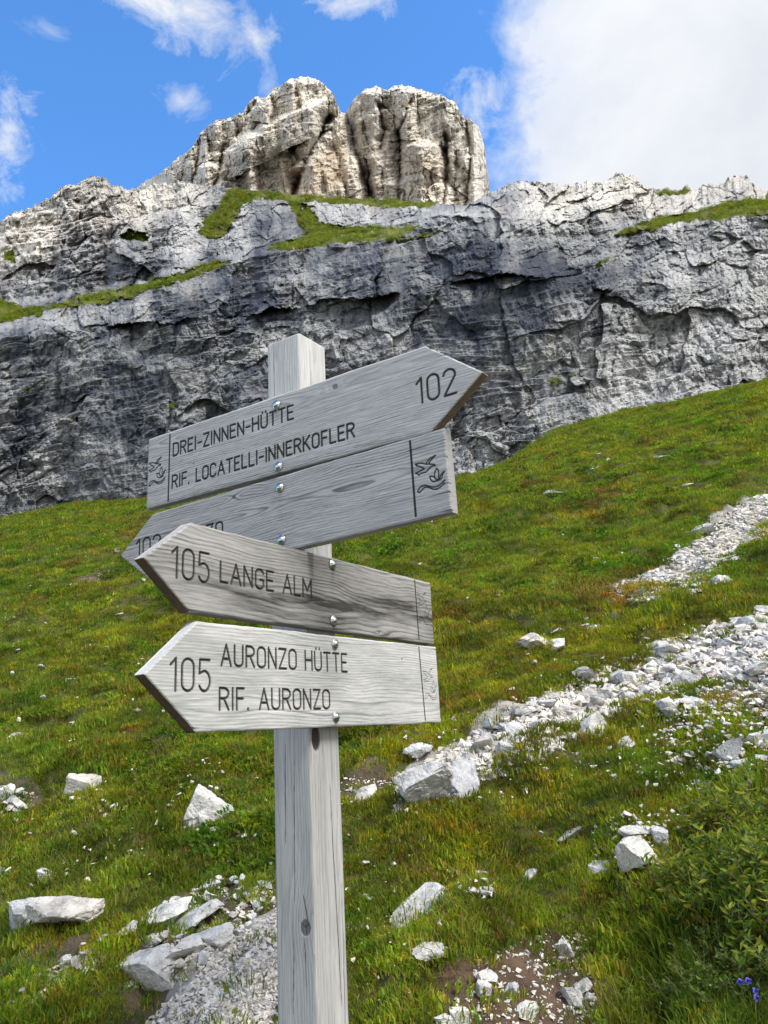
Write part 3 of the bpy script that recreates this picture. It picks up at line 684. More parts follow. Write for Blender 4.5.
def build_signpost():
    base = np.array([C0[0], C0[1], 0.]) + (DL+DR)*PW/2; base[2] = float(ground(base[0], base[1]))
    root = empty('signpost', base)
    tag(root, 'weathered grey wooden signpost with four carved arrow boards on the grass slope', 'signpost')
    # square post, local frame at the corner nearest the path: x = DL, y = DR
    zb = base[2] - .35; zt = C0[2] + ZTOP; Lz = zt-zb
    per = []                                                 # perimeter with rounded arrises
    def side(o, dx, n=90): 
        for k in range(n): per.append(o + dx*(k/n))
    cor = [np.array([0, 0.]), np.array([PW, 0]), np.array([PW, PW]), np.array([0, PW])]
    for i in range(4): side(cor[i], cor[(i+1) % 4]-cor[i])
    per = np.array(per); npz = int(Lz/.003)
    dist_c = np.min(np.stack([np.hypot(per[:, 0]-c[0], per[:, 1]-c[1]) for c in cor]), 0); ctr = np.array([PW/2, PW/2])
    per = per + unit(ctr-per)*(np.clip(.006-dist_c, 0, 1)*.45)[:, None]
    zz = np.linspace(0, Lz, npz); Pp = np.broadcast_to(per[None], (npz, len(per), 2)); Z = np.broadcast_to(zz[:, None], (npz, len(per)))
    k = np.arange(len(per)); face = k//90; tloc = (k % 90)/90*PW
    # rings round a pith a little off the centre
    wx = Pp[..., 0] + .008*fbm(P3(Z*1.5, 3., 1.), 2) + .003*fbm(P3(Z*5, Pp[..., 0]*20, Pp[..., 1]*20), 2); wy = Pp[..., 1] + .008*fbm(P3(Z*1.5, 9., 4.), 2)
    r = np.hypot(wx-.085, wy-.075) + .006*fbm(P3(Z*3, Pp[..., 0]*10, Pp[..., 1]*10), 2)
    Zr = Z + zb - C0[2]; kd = np.full(Z.shape, 9.)
    # knot on the left face, seen low; s measured from the corner along DL
    kn_s, kn_z = .028, -.432
    onL = (face == 0)[None] & np.ones(Z.shape, bool); sL = np.broadcast_to(tloc[None], Z.shape)
    e = np.hypot(sL-kn_s, (Zr-kn_z)/1.15); kn = np.where(onL, sstep(.0165, .0145, e), 0); halo = np.where(onL, np.exp(-(np.hypot(sL-kn_s, (Zr-kn_z)/2.4)/.030)**2), 0)
    r = r + .012*halo
    t = r/.0052; fr = t-np.floor(t); late = sstep(.4, .9, fr)*sstep(1, .94, fr)
    fib = .6*fbm(P3(Pp[..., 0]*230, Pp[..., 1]*230, Z*9), 3) + .7*fbm(P3(Pp[..., 0]*480, Pp[..., 1]*480, Z*22), 2) - .55*sstep(.30, .55, fbm(P3(Pp[..., 0]*150, Pp[..., 1]*150, Z*14 + 8), 2)); bl = fbm(P3(Pp[..., 0]*14, Pp[..., 1]*14, Z*2.2), 4)
    chk = np.zeros(Z.shape)
    def check(fc, s0, s1, z0, z1, wd):
        tz = np.clip((Zr-z0)/(z1-z0), 0, 1); s_ = s0 + (s1-s0)*tz + .0025*fbm(P3(Zr*9, fc*5., 2.), 2)
        m = (face == fc)[None] & (Zr > min(z0, z1)) & (Zr < max(z0, z1)); w = wd*np.sqrt(np.clip(1-np.abs(2*tz-1)**3, 0, 1))
        return np.where(m, sstep(w, w*.4, np.abs(sL-s_)), 0)
    sR = .12 - sL                                            # the right face runs back to the corner
    for a in [(0, .085, .08, -.25, -.02, .0016), (0, .06, .052, -.38, -.06, .0013), (0, .1, .095, .7, 1.06, .0018), (0, .03, .034, -.56, -.45, .0016), (0, .020, .034, -.42, -.36, .0022),
              (3, .045, .028, -.12, -.62, .0024), (3, .075, .07, .75, 1.05, .0012), (3, .02, .012, -.9, -.35, .0016), (3, .06, .062, .2, .05, .0015), (0, .07, .066, -.62, -.45, .0012)]:
        chk = np.maximum(chk, check(*a))
    ka = np.arctan2((Zr-kn_z)/1.15, sL-kn_s); spoke = np.min(np.abs((ka[..., None] - np.array([.5, 2.4, -1.7]) + np.pi) % (2*np.pi) - np.pi), -1)*e
    chk = np.maximum(chk, np.where(onL & (e < .0135), sstep(.0012, .0005, spoke), 0)); rimk = np.where(onL, np.exp(-((e-.0165)/.0018)**2), 0)
    dark_spot = np.where((face == 3)[None], sstep(1.0, .75, np.hypot((sR-.026)/.019, (Zr+.008)/.036)), 0)   # small dark oval, slightly sunk, under the lowest board
    tone = .80 + .30*fib + .30*bl - .17*late - 1.0*chk + post_tone(Zr, face)
    light, dark = np.array([.50, .492, .482]), np.array([.11, .105, .102])
    c = dark + (light-dark)*np.clip(tone, 0, 1.3)[..., None]
    c = c*(1-.62*kn[..., None]*(1 - .35*np.clip(fib, -1, 1))[..., None]); c = c*(1-.15*halo[..., None])*(1 + .18*rimk[..., None])
    c = c + (np.array([.032, .028, .025])-c)*(dark_spot*.92)[..., None]
    nrm = unit(ctr-per)[None]
    inw = .0018*chk + .0006*(1-late) + .0010*kn + .004*dark_spot - .0004*fib
    xy = Pp + np.array([[0., 0]])*0 + unit(np.stack([np.where(face == 1, -1., np.where(face == 3, 1., 0)), np.where(face == 0, 1., np.where(face == 2, -1., 0))], -1) + 1e-9)[None]*inw[..., None]
    V = np.concatenate([xy, Z[..., None]], -1); n = len(per)
    V[-1, :, :2] = ctr + (V[-1, :, :2]-ctr)*.975; V[-1, :, 2] -= .0015
    idx = np.arange(npz*n).reshape(npz, n); nx = np.roll(idx, -1, 1)
    F = np.stack([idx[:-1], nx[:-1], nx[1:], idx[1:]], -1).reshape(-1, 4)
    # top: rings shrinking to the middle
    V = V.reshape(-1, 3); cc = c.reshape(-1, 3); last = idx[-1]; Fs = [F[:, ::-1]]; rv, rc = [], []; n0 = npz*n
    for q in (.75, .45, .1):
        p2 = V[idx[-1]].copy(); p2[:, :2] = ctr + (p2[:, :2]-ctr)*q; p2[:, 2] = Lz + .0015; ids = n0+np.arange(n); n0 += n
        rv.append(p2); rc.append(np.tile([[.40, .385, .36]], (n, 1))); Fs.append(np.stack([last, ids, np.roll(ids, -1), np.roll(last, -1)], 1)); last = ids
    Fs.append(last[::-1].copy())
    post = mesh_obj('post', np.concatenate([V]+rv), Fs, M['beam'], np.clip(np.concatenate([cc]+rc), .01, .9), parent=root, smooth=True)
    Mx = Matrix(((DL[0], DR[0], 0, C0[0]), (DL[1], DR[1], 0, C0[1]), (0, 0, 1, zb), (0, 0, 0, 1)))
    post.matrix_local = Matrix.Translation(Vector(-base)) @ Mx
    # boards
    B = [(.5845, .6813, -.0096, .2233, .9989, .1473), (-.4551, .4689, -.0133, .2045, 1.0067, .1445), (.5802, .2484, .0116, .1921, 1.002, .1232), (.5894, .0138, .0018, .2265, .9883, .1365)]
    bv, bf = bolt_mesh(); bme = None
    grey = dict(light=(.56, .555, .55), dark=(.085, .085, .09))
    spec = [
     dict(strokes=text_strokes('DREI-ZINNEN-HÜTTE', .1125, .580, .1425, .1810) + text_strokes('RIF. LOCATELLI-INNERKOFLER', .1115, .778, .0430, .0810) + text_strokes('102', .968, 1.0745, .0800, .1440)
          + [[(.0963, .2140), (.0957, .0070)]] ,thin=emblem(.006, .076, .067, .152),
          bolts=[(.5226, .197), (.5277, .0188)], knots=[(.7226, .1938, .0085), (.20, .10, .003)], seed=1., ring=.0056, pith=(.19, -.03), wave=.018, wl=1.5, stain=lambda s, h: .08*(s/1.1) - .10*np.exp(-(h/.03)**2),
          label='topmost arrow board pointing right, carved 102 and two lines of text', **grey),
     dict(strokes=text_strokes('102', .073, .178, .082, .136) + text_strokes('ZO', .370, .4315, .085, .1235) + [[(1.0551, .1960), (1.0553, .0100)]] ,thin=emblem(1.0636, 1.136, .062, .144),
          bolts=[(.6452, .1737), (.645, .0301)], knots=[(.925, .072, .012), (.675, .183, .006)], seed=2., ring=.0058, pith=(.13, -.022), wave=.022, wl=2.2, stain=lambda s, h: -.05 - .35*np.exp(-(((s-.92)/.05)**2 + ((h-.075)/.02)**2)),
          label='second arrow board pointing left, mostly hidden, carved bird and leaves at its square end', light=(.53, .525, .52), dark=(.085, .085, .09)),
     dict(strokes=text_strokes('105', .0735, .1776, .0665, .1310) + text_strokes('LANGE ALM', .2122, .5285, .0745, .1200) + [[(1.0306, .1861), (1.0358, .0098)]],
          thin=emblem(1.040, 1.105, .055, .156),
          bolts=[(.6179, .1745), (.6154, .0263)], knots=[(.30, .012, .004)], seed=3., ring=.0088, pith=(.06, -.030), wave=.034, wl=2.4,
          stain=lambda s, h: -.75*np.exp(-((h-.065-.02*np.sin(s*7))/.035)**2)*np.clip(.55 + 1.8*fbm(P3(s*4, h*34, 77.), 4), 0, 1)*sstep(.0, .3, 1.12-s) + .12*np.exp(-((s-.98)/.12)**2) - .12*np.exp(-((s-.55)/.2)**2), dirt_amt=.6,
          label='third arrow board pointing left, dark wavy grain, carved 105', light=(.375, .365, .355), dark=(.05, .047, .044)),
     dict(strokes=text_strokes('105', .0656, .1731, .0820, .1465) + text_strokes('AURONZO HÜTTE', .2063, .6580, .1365, .1815) + text_strokes('RIF. AURONZO', .2016, .5800, .0440, .0890) + [[(1.0227, .2189), (1.034, .0076)]],
          thin=emblem(1.038, 1.108, .066, .160),
          bolts=[(.6081, .2058), (.6019, .024)], knots=[(.20, .180, .003)], seed=4., ring=.0070, pith=(.05, -.028), wave=.030, wl=2.0, stain=lambda s, h: .20 - .06*np.exp(-((h-.03)/.03)**2), dirt_amt=.75,
          label='lowest and palest arrow board pointing left, carved 105 and two lines', light=(.50, .495, .49), dark=(.09, .115, .11)),
    ]
    for k, (s0, z0, rot, H, L, tip) in enumerate(B):
        o_, n_, sg = (DL, NL, -1) if k == 0 else (DL, NL, 1) if k == 1 else (DR, NR, -1)
        e1 = sg*o_*math.cos(rot) + UP*math.sin(rot); e2 = -sg*o_*math.sin(rot) + UP*math.cos(rot); nn = n_
        O = C0 + o_*s0 + UP*z0 + nn*.0006
        sp = spec[k]; flip = k > 0                            # text runs the other way from the tip on boards pointing left
        right_handed = np.dot(np.cross(e1, e2), nn) > 0
        st = sp['strokes']
        Mw = Matrix(((e1[0], e2[0], nn[0], O[0]), (e1[1], e2[1], nn[1], O[1]), (e1[2], e2[2], nn[2], O[2]), (0, 0, 0, 1)))
        if not right_handed:                                   # turn the board round its own height so that its frame stays right-handed
            pass
        bd = plank('sign_board', L, H, tip, TH, st, sp['seed'], root, dict(m=Matrix.Identity(4), flip=flip), sp['light'], sp['dark'], sp['knots'], sp['stain'], sp['ring'], sp['pith'], sp['wave'], sp['wl'], sp.get('dirt_amt', .3), groove=(.95, .95, .88, .88)[k], thin=sp['thin'], flip_faint=k > 1, bolts=sp['bolts'],
                   endcol=(.20, .15, .115) if k == 0 else (.10, .068, .052))
        if not right_handed:
            # bake the mirrored frame into the vertices: x -> L+tip-x, and flip faces
            me = bd.data; a = np.empty(len(me.vertices)*3, np.float32); me.vertices.foreach_get('co', a); a = a.reshape(-1, 3)
            a[:, 0] = (L+tip) - a[:, 0]; me.vertices.foreach_set('co', a.ravel()); me.flip_normals(); me.update()
            O2 = O + e1*(L+tip); f1 = -e1
            Mw = Matrix(((f1[0], e2[0], nn[0], O2[0]), (f1[1], e2[1], nn[1], O2[1]), (f1[2], e2[2], nn[2], O2[2]), (0, 0, 0, 1)))
            conv = lambda a_: a_
        else:
            conv = (lambda a_: a_) if not flip else (lambda a_, T=L+tip: T-a_)
        bd.matrix_local = Matrix.Translation(Vector(-base)) @ Mw
        bd['label'] = sp['label']
        for (ba, bh) in sp['bolts']:
            if bme is None:
                b = mesh_obj('bolt', bv, bf, M['zinc'], parent=bd, smooth=True); bme = b.data
            else:
                b = bpy.data.objects.new('bolt', bme); COL.objects.link(b); b.parent = bd
            b.location = (conv(ba), bh, TH + .002)
def post_tone(Zr, face):  # lightens the upper post and, slightly, the left face
    top = sstep(.62, 1.0, Zr)*.34
    return top + np.where((face == 0)[None], .02, -.02) - .10*sstep(-.3, -.75, Zr)*0
build_signpost()
print('signpost', time.time()-T0)

# ------------------------------------------------------------------ stones
def ico(sub):
    t = (1+5**.5)/2
    V = [(-1,t,0),(1,t,0),(-1,-t,0),(1,-t,0),(0,-1,t),(0,1,t),(0,-1,-t),(0,1,-t),(t,0,-1),(t,0,1),(-t,0,-1),(-t,0,1)]
    F = [(0,11,5),(0,5,1),(0,1,7),(0,7,10),(0,10,11),(1,5,9),(5,11,4),(11,10,2),(10,7,6),(7,1,8),(3,9,4),(3,4,2),(3,2,6),(3,6,8),(3,8,9),(4,9,5),(2,4,11),(6,2,10),(8,6,7),(9,8,1)]
    V = [np.array(v)/np.linalg.norm(v) for v in V]
    for _ in range(sub):
        cache = {}; F2 = []
        def mid(a, b):
            k = (min(a, b), max(a, b))
            if k not in cache: m = V[a]+V[b]; V.append(m/np.linalg.norm(m)); cache[k] = len(V)-1
            return cache[k]
        for a, b, c in F:
            x, y, z = mid(a, b), mid(b, c), mid(c, a); F2 += [(a, x, z), (b, y, x), (c, z, y), (x, y, z)]
        F = F2
    return np.array(V), np.array(F)
ICO = {k: ico(k) for k in (1, 2, 3, 4, 5)}
def rock_shape(seed, sub=3, cuts=9, rough=.06):
    r_ = np.random.default_rng(seed); V, F = ICO[sub]; V = V*r_.uniform(.75, 1.25, 3)
    for k in range(cuts):
        nrm = unit(r_.normal(size=3)*np.array([1, 1, 1.3])); dcut = r_.uniform(.26, .74)
        e = V @ nrm - dcut; V = V - np.clip(e, 0, 9)[:, None]*nrm
    if sub > 2:
        b, c, _ = blocks(V*1.7 + seed*3.7, seed % 91, .8); b2, c2, _ = blocks(V*4.2 + seed, seed % 57, .9)
        V = V*(1 + rough*1.7*b - rough*.8*(1-c) + rough*.7*b2 - rough*.3*(1-c2))[:, None]
    V = V + V*(rough*.9*fbm(V*2.2 + seed*3.1, 4))[:, None] + rough*.35*unit(V)*(fbm(V*7 + seed, 3, ridged=True))[:, None]
    V = V - (V.max(0) + V.min(0))/2; V /= np.abs(V).max(0)
    return V.astype(np.float32), F
STONES = [mesh_obj('stone', *rock_shape(100+i, 4, 15, .05), M['stone'], link=False).data for i in range(14)]
used_n = 0
def place(u, v, w, h, label, group=None, seed=None, tilt=0., yaw=0., mesh=None, sink=.30, depth=1., name='stone', cat='stone', P=None, lift=0.):
    """w, h = size in photo points at that place; stands on the slope"""
    if P is None: P = hit(np.array([float(u)]), np.array([float(v)]))[0][0]
    if not np.isfinite(P).all(): return None
    dist = np.linalg.norm(P-np.array([0, 0, EYE])); k = dist/F_PX
    W, Hh = w*k*.5, h*k*.5
    if seed is not None: me = mesh_obj('tmp', *rock_shape(seed, 5, 17, .06), M['stone'], link=False).data
    else: me = mesh if mesh is not None else STONES[random.randrange(len(STONES))]
    o = bpy.data.objects.new(name, me); COL.objects.link(o)
    o.scale = (W, max(W, Hh)*depth*.8, Hh)
    az = math.atan2(P[0], P[1])
    o.rotation_euler = Euler((R(12), tilt, -az + yaw), 'XYZ')
    o.location = (P[0], P[1], float(ground(P[0], P[1])) + Hh*(1-2*sink) + lift)
    tag(o, label, cat, group); return o
HERO = [ # u, v(bottom-ish), w, h, tilt, label
 (206, 824, 48, 46, -.35, 'white boulder standing alone on the turf left of the post'),
 (30, 930, 42, 44, .2, 'grey pitted boulder at the head of the lying pair, lower left'),
 (66, 922, 58, 34, -.12, 'long white boulder lying against the grey pitted boulder, lower left'),
 (84, 790, 27, 20, .2, 'rounded pale rock in the grass above the lone white boulder, left side'),
 (73, 782, 9, 8, 0, 'small pale stone leaning on the rounded rock, left side'),
 (46, 880, 20, 15, .1, 'dark split rock in the grass above the lying boulder pair'),
 (58, 873, 22, 9, 0, 'flat pale stone on top of the dark split rock'),
 (93, 880, 16, 11, -.3, 'small grey stone alone right of the dark split rock'),
 (4, 872, 18, 12, 0, 'pale flat rock cut by the left edge, above the lying pair'),
 (166, 922, 46, 26, -.55, 'upper pale slab leaning in the row of slabs left of the post'),
 (192, 927, 50, 22, -.6, 'longest pale slab in the row left of the post'),
 (184, 955, 34, 22, -.35, 'grey-white block below the longest slab left of the post'),
 (160, 957, 18, 14, -.2, 'small square block beside the grey-white block left of the post'),
 (214, 942, 36, 17, -.2, 'flat pale stone at the gravel edge left of the post'),
 (150, 985, 56, 36, -.3, 'biggest pale slab at the bottom of the row left of the post'),
 (126, 934, 20, 14, -.2, 'stubby pale stone at the left end of the slab row'),
 (211, 888, 22, 13, -.2, 'pale stone at the top of the slab row left of the post'),
 (152, 945, 24, 15, -.3, 'pale angular stone in the middle of the slab row'),
 (426, 802, 46, 50, .1, 'large boulder with a grey shaded flank right of the post'),
 (458, 792, 56, 22, -.6, 'long white slab leaning beside the large grey-flanked boulder'),
 (419, 755, 26, 15, -.3, 'oval white stone below the tail of the lowest board'),
 (592, 735, 28, 24, -.3, 'white boulder at the lower edge of the long scree strip'),
 (585, 681, 20, 18, .1, 'upright block at the upper edge of the long scree strip'),
 (623, 750, 22, 14, -.2, 'pale stone alone below the long scree strip'),
 (531, 646, 28, 17, .1, 'rounded grey stone on the turf above the long scree strip'),
 (553, 649, 22, 12, -.2, 'pale flat stone touching the rounded grey stone above the scree'),
 (590, 634, 22, 11, -.2, 'flat white stone right of the rounded grey stone above the scree'),
 (667, 715, 20, 20, .2, 'blocky white boulder in the turf below the scree, far right'),
 (692, 709, 28, 14, -.15, 'low wide stone right of the blocky boulder, far right'),
 (668, 656, 24, 15, .1, 'square pale block on the upper rim of the long scree strip'),
 (718, 584, 19, 11, 0, 'square white stone beside the upper scree tongue'),
 (723, 603, 7, 6, 0, 'tiny white stone alone in grass below the upper scree tongue'),
 (760, 748, 22, 22, .2, 'grey-white rock at the right edge of the picture'),
 (728, 760, 32, 24, -.3, 'broken rock in the dark hollow at the right'),
 (744, 772, 22, 16, .3, 'split stone below the broken rock at the right'),
 (700, 790, 18, 12, 0, 'pale stone above the leafy shrubs at the right'),
 (426, 918, 58, 24, -.62, 'long white pointed stone lying on the turf right of the post'),
 (430, 962, 26, 16, -.1, 'grey lump of stone below the long white pointed stone'),
 (635, 868, 32, 34, .1, 'grey-topped boulder beside the leafy shrubs, lower right'),
 (601, 876, 20, 14, -.1, 'flat white stone left of the grey-topped boulder'),
 (637, 840, 26, 15, .2, 'white stone behind the grey-topped boulder'),
 (660, 843, 15, 17, .1, 'upright white stone right behind the grey-topped boulder'),
 (572, 838, 22, 9, -.5, 'slim pale stone lying in turf above the dirt hollow'),
 (529, 879, 18, 9, -.4, 'narrow white stone in turf above the dirt hollow'),
 (487, 898, 14, 12, 0, 'brown-and-white stone in the bare spot near the pointed stone'),
 (472, 896, 14, 11, .3, 'white chip in the bare spot near the pointed stone'),
 (566, 955, 17, 19, .1, 'largest grey stone in the dirt hollow, at its top'),
 (488, 984, 15, 14, .1, 'upper white stone on the left side of the dirt hollow'),
 (484, 996, 12, 14, .1, 'lower white stone on the left side of the dirt hollow'),
 (511, 992, 13, 12, 0, 'pale stone in the middle of the dirt hollow'),
 (573, 1000, 20, 15, 0, 'brownish rounded stone in the right part of the dirt hollow'),
 (583, 990, 12, 12, 0, 'small brown stone above the rounded one in the dirt hollow'),
 (590, 1002, 12, 12, 0, 'small brown stone at the right rim of the dirt hollow'),
 (529, 1015, 18, 11, 0, 'tan stone at the bottom of the dirt hollow'),
 (460, 1022, 16, 15, 0, 'white stone at the bottom edge, left of the dirt hollow'),
 (446, 1024, 20, 11, 0, 'pale slab at the bottom edge, left of the dirt hollow'),
 (667, 460, 24, 7, 0, 'flat white slab in the upper meadow below the cliff'),
 (697, 534, 27, 9, -.2, 'long pale slab in grass above the upper scree tongue'),
 (553, 494, 19, 7, 0, 'grey flat stone in the meadow right of the second board'),
 (594, 458, 12, 6, 0, 'white stone at the top of the bare scrape below the cliff'),
 (626, 495, 7, 6, 0, 'tiny white stone in the middle of the upper meadow'),
 (688, 487, 12, 5, 0, 'thin white stone in the upper meadow at the right'),
 (365, 800, 26, 13, -.5, 'flat white stone beside the right side of the post'),
 (118, 552, 6, 5, 0, 'tiny white stone at the tip of the second board'),
 (118, 617, 8, 6, 0, 'tiny white stone in grass left of the third board'),
 (72, 684, 12, 7, 0, 'small white stone in the open grass left of the lowest board'),
 (14, 739, 14, 8, 0, 'small white stone near the left edge, open grass'),
]
def build_stones():
    HP = hit(np.array([q[0] for q in HERO], float), np.array([q[1] for q in HERO], float))[0]
    for i, (u, v, w, h, tl, lab) in enumerate(HERO):
        q_ = .82 if u < 280 and v > 850 else 1.
        place(u, v, w*1.15*(.5+.5*q_), h*1.02*q_, lab, seed=500+i if max(w, h) > 17 else None, tilt=tl, yaw=random.uniform(-.5, .5), sink=.24, P=HP[i], name='boulder' if 'boulder' in lab else 'stone', cat='boulder' if 'boulder' in lab else 'stone')
    cnt = len(HERO)
    def scatter(pts, n, smin, smax, label, group, px=True):
        nonlocal cnt
        pts = np.array(pts, float); lo, hi_ = pts.min(0), pts.max(0)
        U = np.array([[random.uniform(lo[0], hi_[0]), random.uniform(lo[1], hi_[1])] for _ in range(n*12)]); U = U[inpoly(U[:, 0], U[:, 1], pts)][:n]
        PP, rr_ = hit(U[:, 0], U[:, 1])
        for (u, v), P in zip(U, PP):
            s = smin + (smax-smin)*random.random()**2.2
            o = place(u, v, s*1.1, s*random.uniform(.35, .75), label, group, tilt=random.uniform(-.5, .5), yaw=random.uniform(-3, 3), sink=.22, depth=random.uniform(.6, 1.3), P=P, lift=.025 if s < 9 else .0)
            if o is not None: cnt += 1
    SC = [(795,600),(768,613),(730,622),(690,634),(652,645),(600,674),(560,688),(520,709),(480,731),(440,757),(394,782),(394,812),(440,805),(500,777),(540,762),(600,728),(650,704),(700,682),(740,684),(795,705)]
    scatter(SC, 66, 9, 27, 'white angular stone in the long scree strip below the upper right meadow', 'stones of the long scree strip')
    scatter([(790,690),(740,680),(700,694),(662,702),(655,718),(690,718),(735,722),(790,765)], 20, 7, 20, 'pale stone in the lower loose branch of the scree, far right', 'stones of the lower scree branch')
    scatter([(790,482),(768,497),(740,512),(700,545),(655,575),(618,590),(606,602),(650,599),(690,593),(720,576),(745,547),(790,520)], 28, 5, 13, 'small white stone in the upper scree tongue, right', 'stones of the upper scree tongue')
    scatter([(500,650),(560,630),(620,612),(640,622),(580,650),(520,655)], 9, 5, 11, 'small pale stone on turf between the two scree strips', 'stones between the scree strips')
    scatter([(275,862),(240,880),(200,886),(165,905),(128,932),(150,944),(130,990),(180,985),(215,960),(262,920)], 36, 6, 18, 'pale angular stone among the slabs left of the post', 'stones among the slabs')
    scatter([(108,942),(60,963),(20,985),(0,1003),(0,1022),(20,1012),(60,987),(108,962)], 15, 6, 15, 'small pale stone in the thin rill at the bottom left', 'stones of the bottom left rill')
    scatter([(0,782),(20,790),(44,798),(20,818),(0,828)], 11, 7, 19, 'white stone in the cluster at the left edge', 'stones of the left edge cluster')
    scatter([(590,470),(604,452),(612,456),(600,478),(585,486)], 4, 4, 8, 'small white stone in the bare scrape below the cliff', 'stones of the scrape')
    scatter([(0,600),(120,600),(140,720),(280,740),(270,860),(0,860)], 32, 3, 8, 'tiny white stone lying loose in the turf left of the post', 'loose stones left')
    scatter([(440,500),(640,500),(768,480),(768,700),(600,680),(450,720)], 12, 3, 8, 'tiny white stone lying loose in the turf right of the boards', 'loose stones right')
    scatter([(360,810),(700,780),(700,870),(480,960),(360,1000)], 12, 4, 10, 'small pale stone half hidden in the near turf right of the post', 'half hidden stones')
    print('stones', cnt)
    # everything smaller: one gravel object
    V0, F0 = [], []
    import bmesh
    shp = []
    for i in range(24):
        r_ = np.random.default_rng(900+i); bm = bmesh.new()
        for p in unit(r_.normal(size=(11, 3)))*r_.uniform(.6, 1, (11, 1)): bm.verts.new(p)
        bmesh.ops.convex_hull(bm, input=bm.verts); bmesh.ops.triangulate(bm, faces=bm.faces)
        bm.verts.index_update(); V = np.array([v.co[:] for v in bm.verts]); F = np.array([[v.index for v in f.verts] for f in bm.faces]); bm.free(); shp.append((V, F))
    def gravel(pts, n, smin, smax, lift=0.):
        pts = np.array(pts, float); lo, hi_ = pts.min(0), pts.max(0)
        u = rng.uniform(lo[0], hi_[0], n*3); v = rng.uniform(lo[1], hi_[1], n*3); m = inpoly(u, v, pts); u, v = u[m][:n], v[m][:n]
        P, r = hit(u, v, True); ok = np.isfinite(r); return P[ok], (smin + (smax-smin)*rng.random(ok.sum())**2.5)
    batches = [gravel(SC, 5200, 2.5, 17), gravel([(400,740),(560,670),(768,600),(768,800),(560,790),(400,840)], 520, 2, 9), gravel([(640,700),(768,690),(768,800),(690,800)], 300, 3, 13), gravel([(590,835),(640,815),(690,820),(650,860),(600,880)], 70, 3, 10), gravel([(440,880),(500,880),(500,905),(450,905)], 40, 3, 10), gravel([(790,690),(740,680),(700,694),(662,702),(655,718),(690,718),(735,722),(790,765)], 420, 2.5, 10),
               gravel([(795,474),(768,491),(738,507),(698,540),(653,571),(614,587),(602,604),(650,602),(692,596),(722,580),(748,550),(795,524)], 4400, 2, 9),
               gravel([(300,895),(240,937),(208,965),(170,1000),(145,1024),(150,1040),(270,1040),(300,990)], 3400, 1.8, 9),
               gravel([(285,862),(240,880),(200,886),(165,905),(128,932),(150,944),(120,990),(180,985),(215,960),(285,920)], 900, 2, 10),
               gravel([(108,942),(60,963),(20,985),(-10,1003),(-10,1030),(20,1012),(60,987),(108,962)], 800, 2, 9),
               gravel([(-10,782),(20,790),(44,798),(20,818),(-10,828)], 150, 2, 7), gravel([(478,930),(596,935),(600,1030),(430,1030),(470,988)], 520, 2, 8),
               gravel([(335,772),(396,783),(386,800),(342,806)], 120, 2, 8), gravel([(340,915),(374,926),(352,942),(340,945)], 120, 2, 7),
               gravel([(585,455),(612,452),(605,482),(580,490)], 40, 1.5, 4), gravel([(68,595),(92,572),(114,568),(100,582),(74,600)], 50, 1.5, 4),
               gravel([(0,560),(768,470),(768,860),(0,900)], 1500, 1.8, 8.5), gravel([(0,860),(768,780),(768,1024),(0,1024)], 420, 2, 6.5)]
    VV, FF, CC = [], [], []; off = 0
    for bi, (P, sz) in enumerate(batches):
        if bi >= len(batches)-2:                               # loose bits lie in drifts, not evenly
            m = rng.random(len(P)) < np.clip(.12 + 3.2*(fbm(P3(P[:, 0]*.9, P[:, 1]*.9, 83.), 4)-.02), .06, 1); P, sz = P[m], sz[m]
        lf = .028 if bi >= len(batches)-2 or bi in (1, 2, 3, 4) else 0.
        for p, s in zip(P, sz):
            V, F = shp[rng.integers(24)]; k = np.linalg.norm(p-np.array([0, 0, EYE]))/F_PX*.5*s
            a = rng.uniform(0, 6.28); ca, sa = math.cos(a), math.sin(a); sc = np.array([1.15, rng.uniform(.5, 1.0), rng.uniform(.40, .90)])*k
            W = V*sc; W = np.stack([W[:, 0]*ca - W[:, 1]*sa, W[:, 0]*sa + W[:, 1]*ca, W[:, 2] + .35*W[:, 0]*math.sin(a)], -1) + p + np.array([0, 0, k*.25 + lf])
            b = rng.uniform(.38, .74); tint = rng.uniform(0, 1)
            VV.append(W); FF.append(F+off); off += len(V); CC.append(np.tile([[b, b*(.97-.06*tint), b*(.93-.14*tint)]], (len(V), 1)))
    o = mesh_obj('gravel', np.concatenate(VV), np.concatenate(FF), M['pebble'], np.concatenate(CC))
    tag(o, 'loose pale limestone gravel in the scree strips and the path', 'gravel', kind='stuff')
build_stones()
print('stones', time.time()-T0)

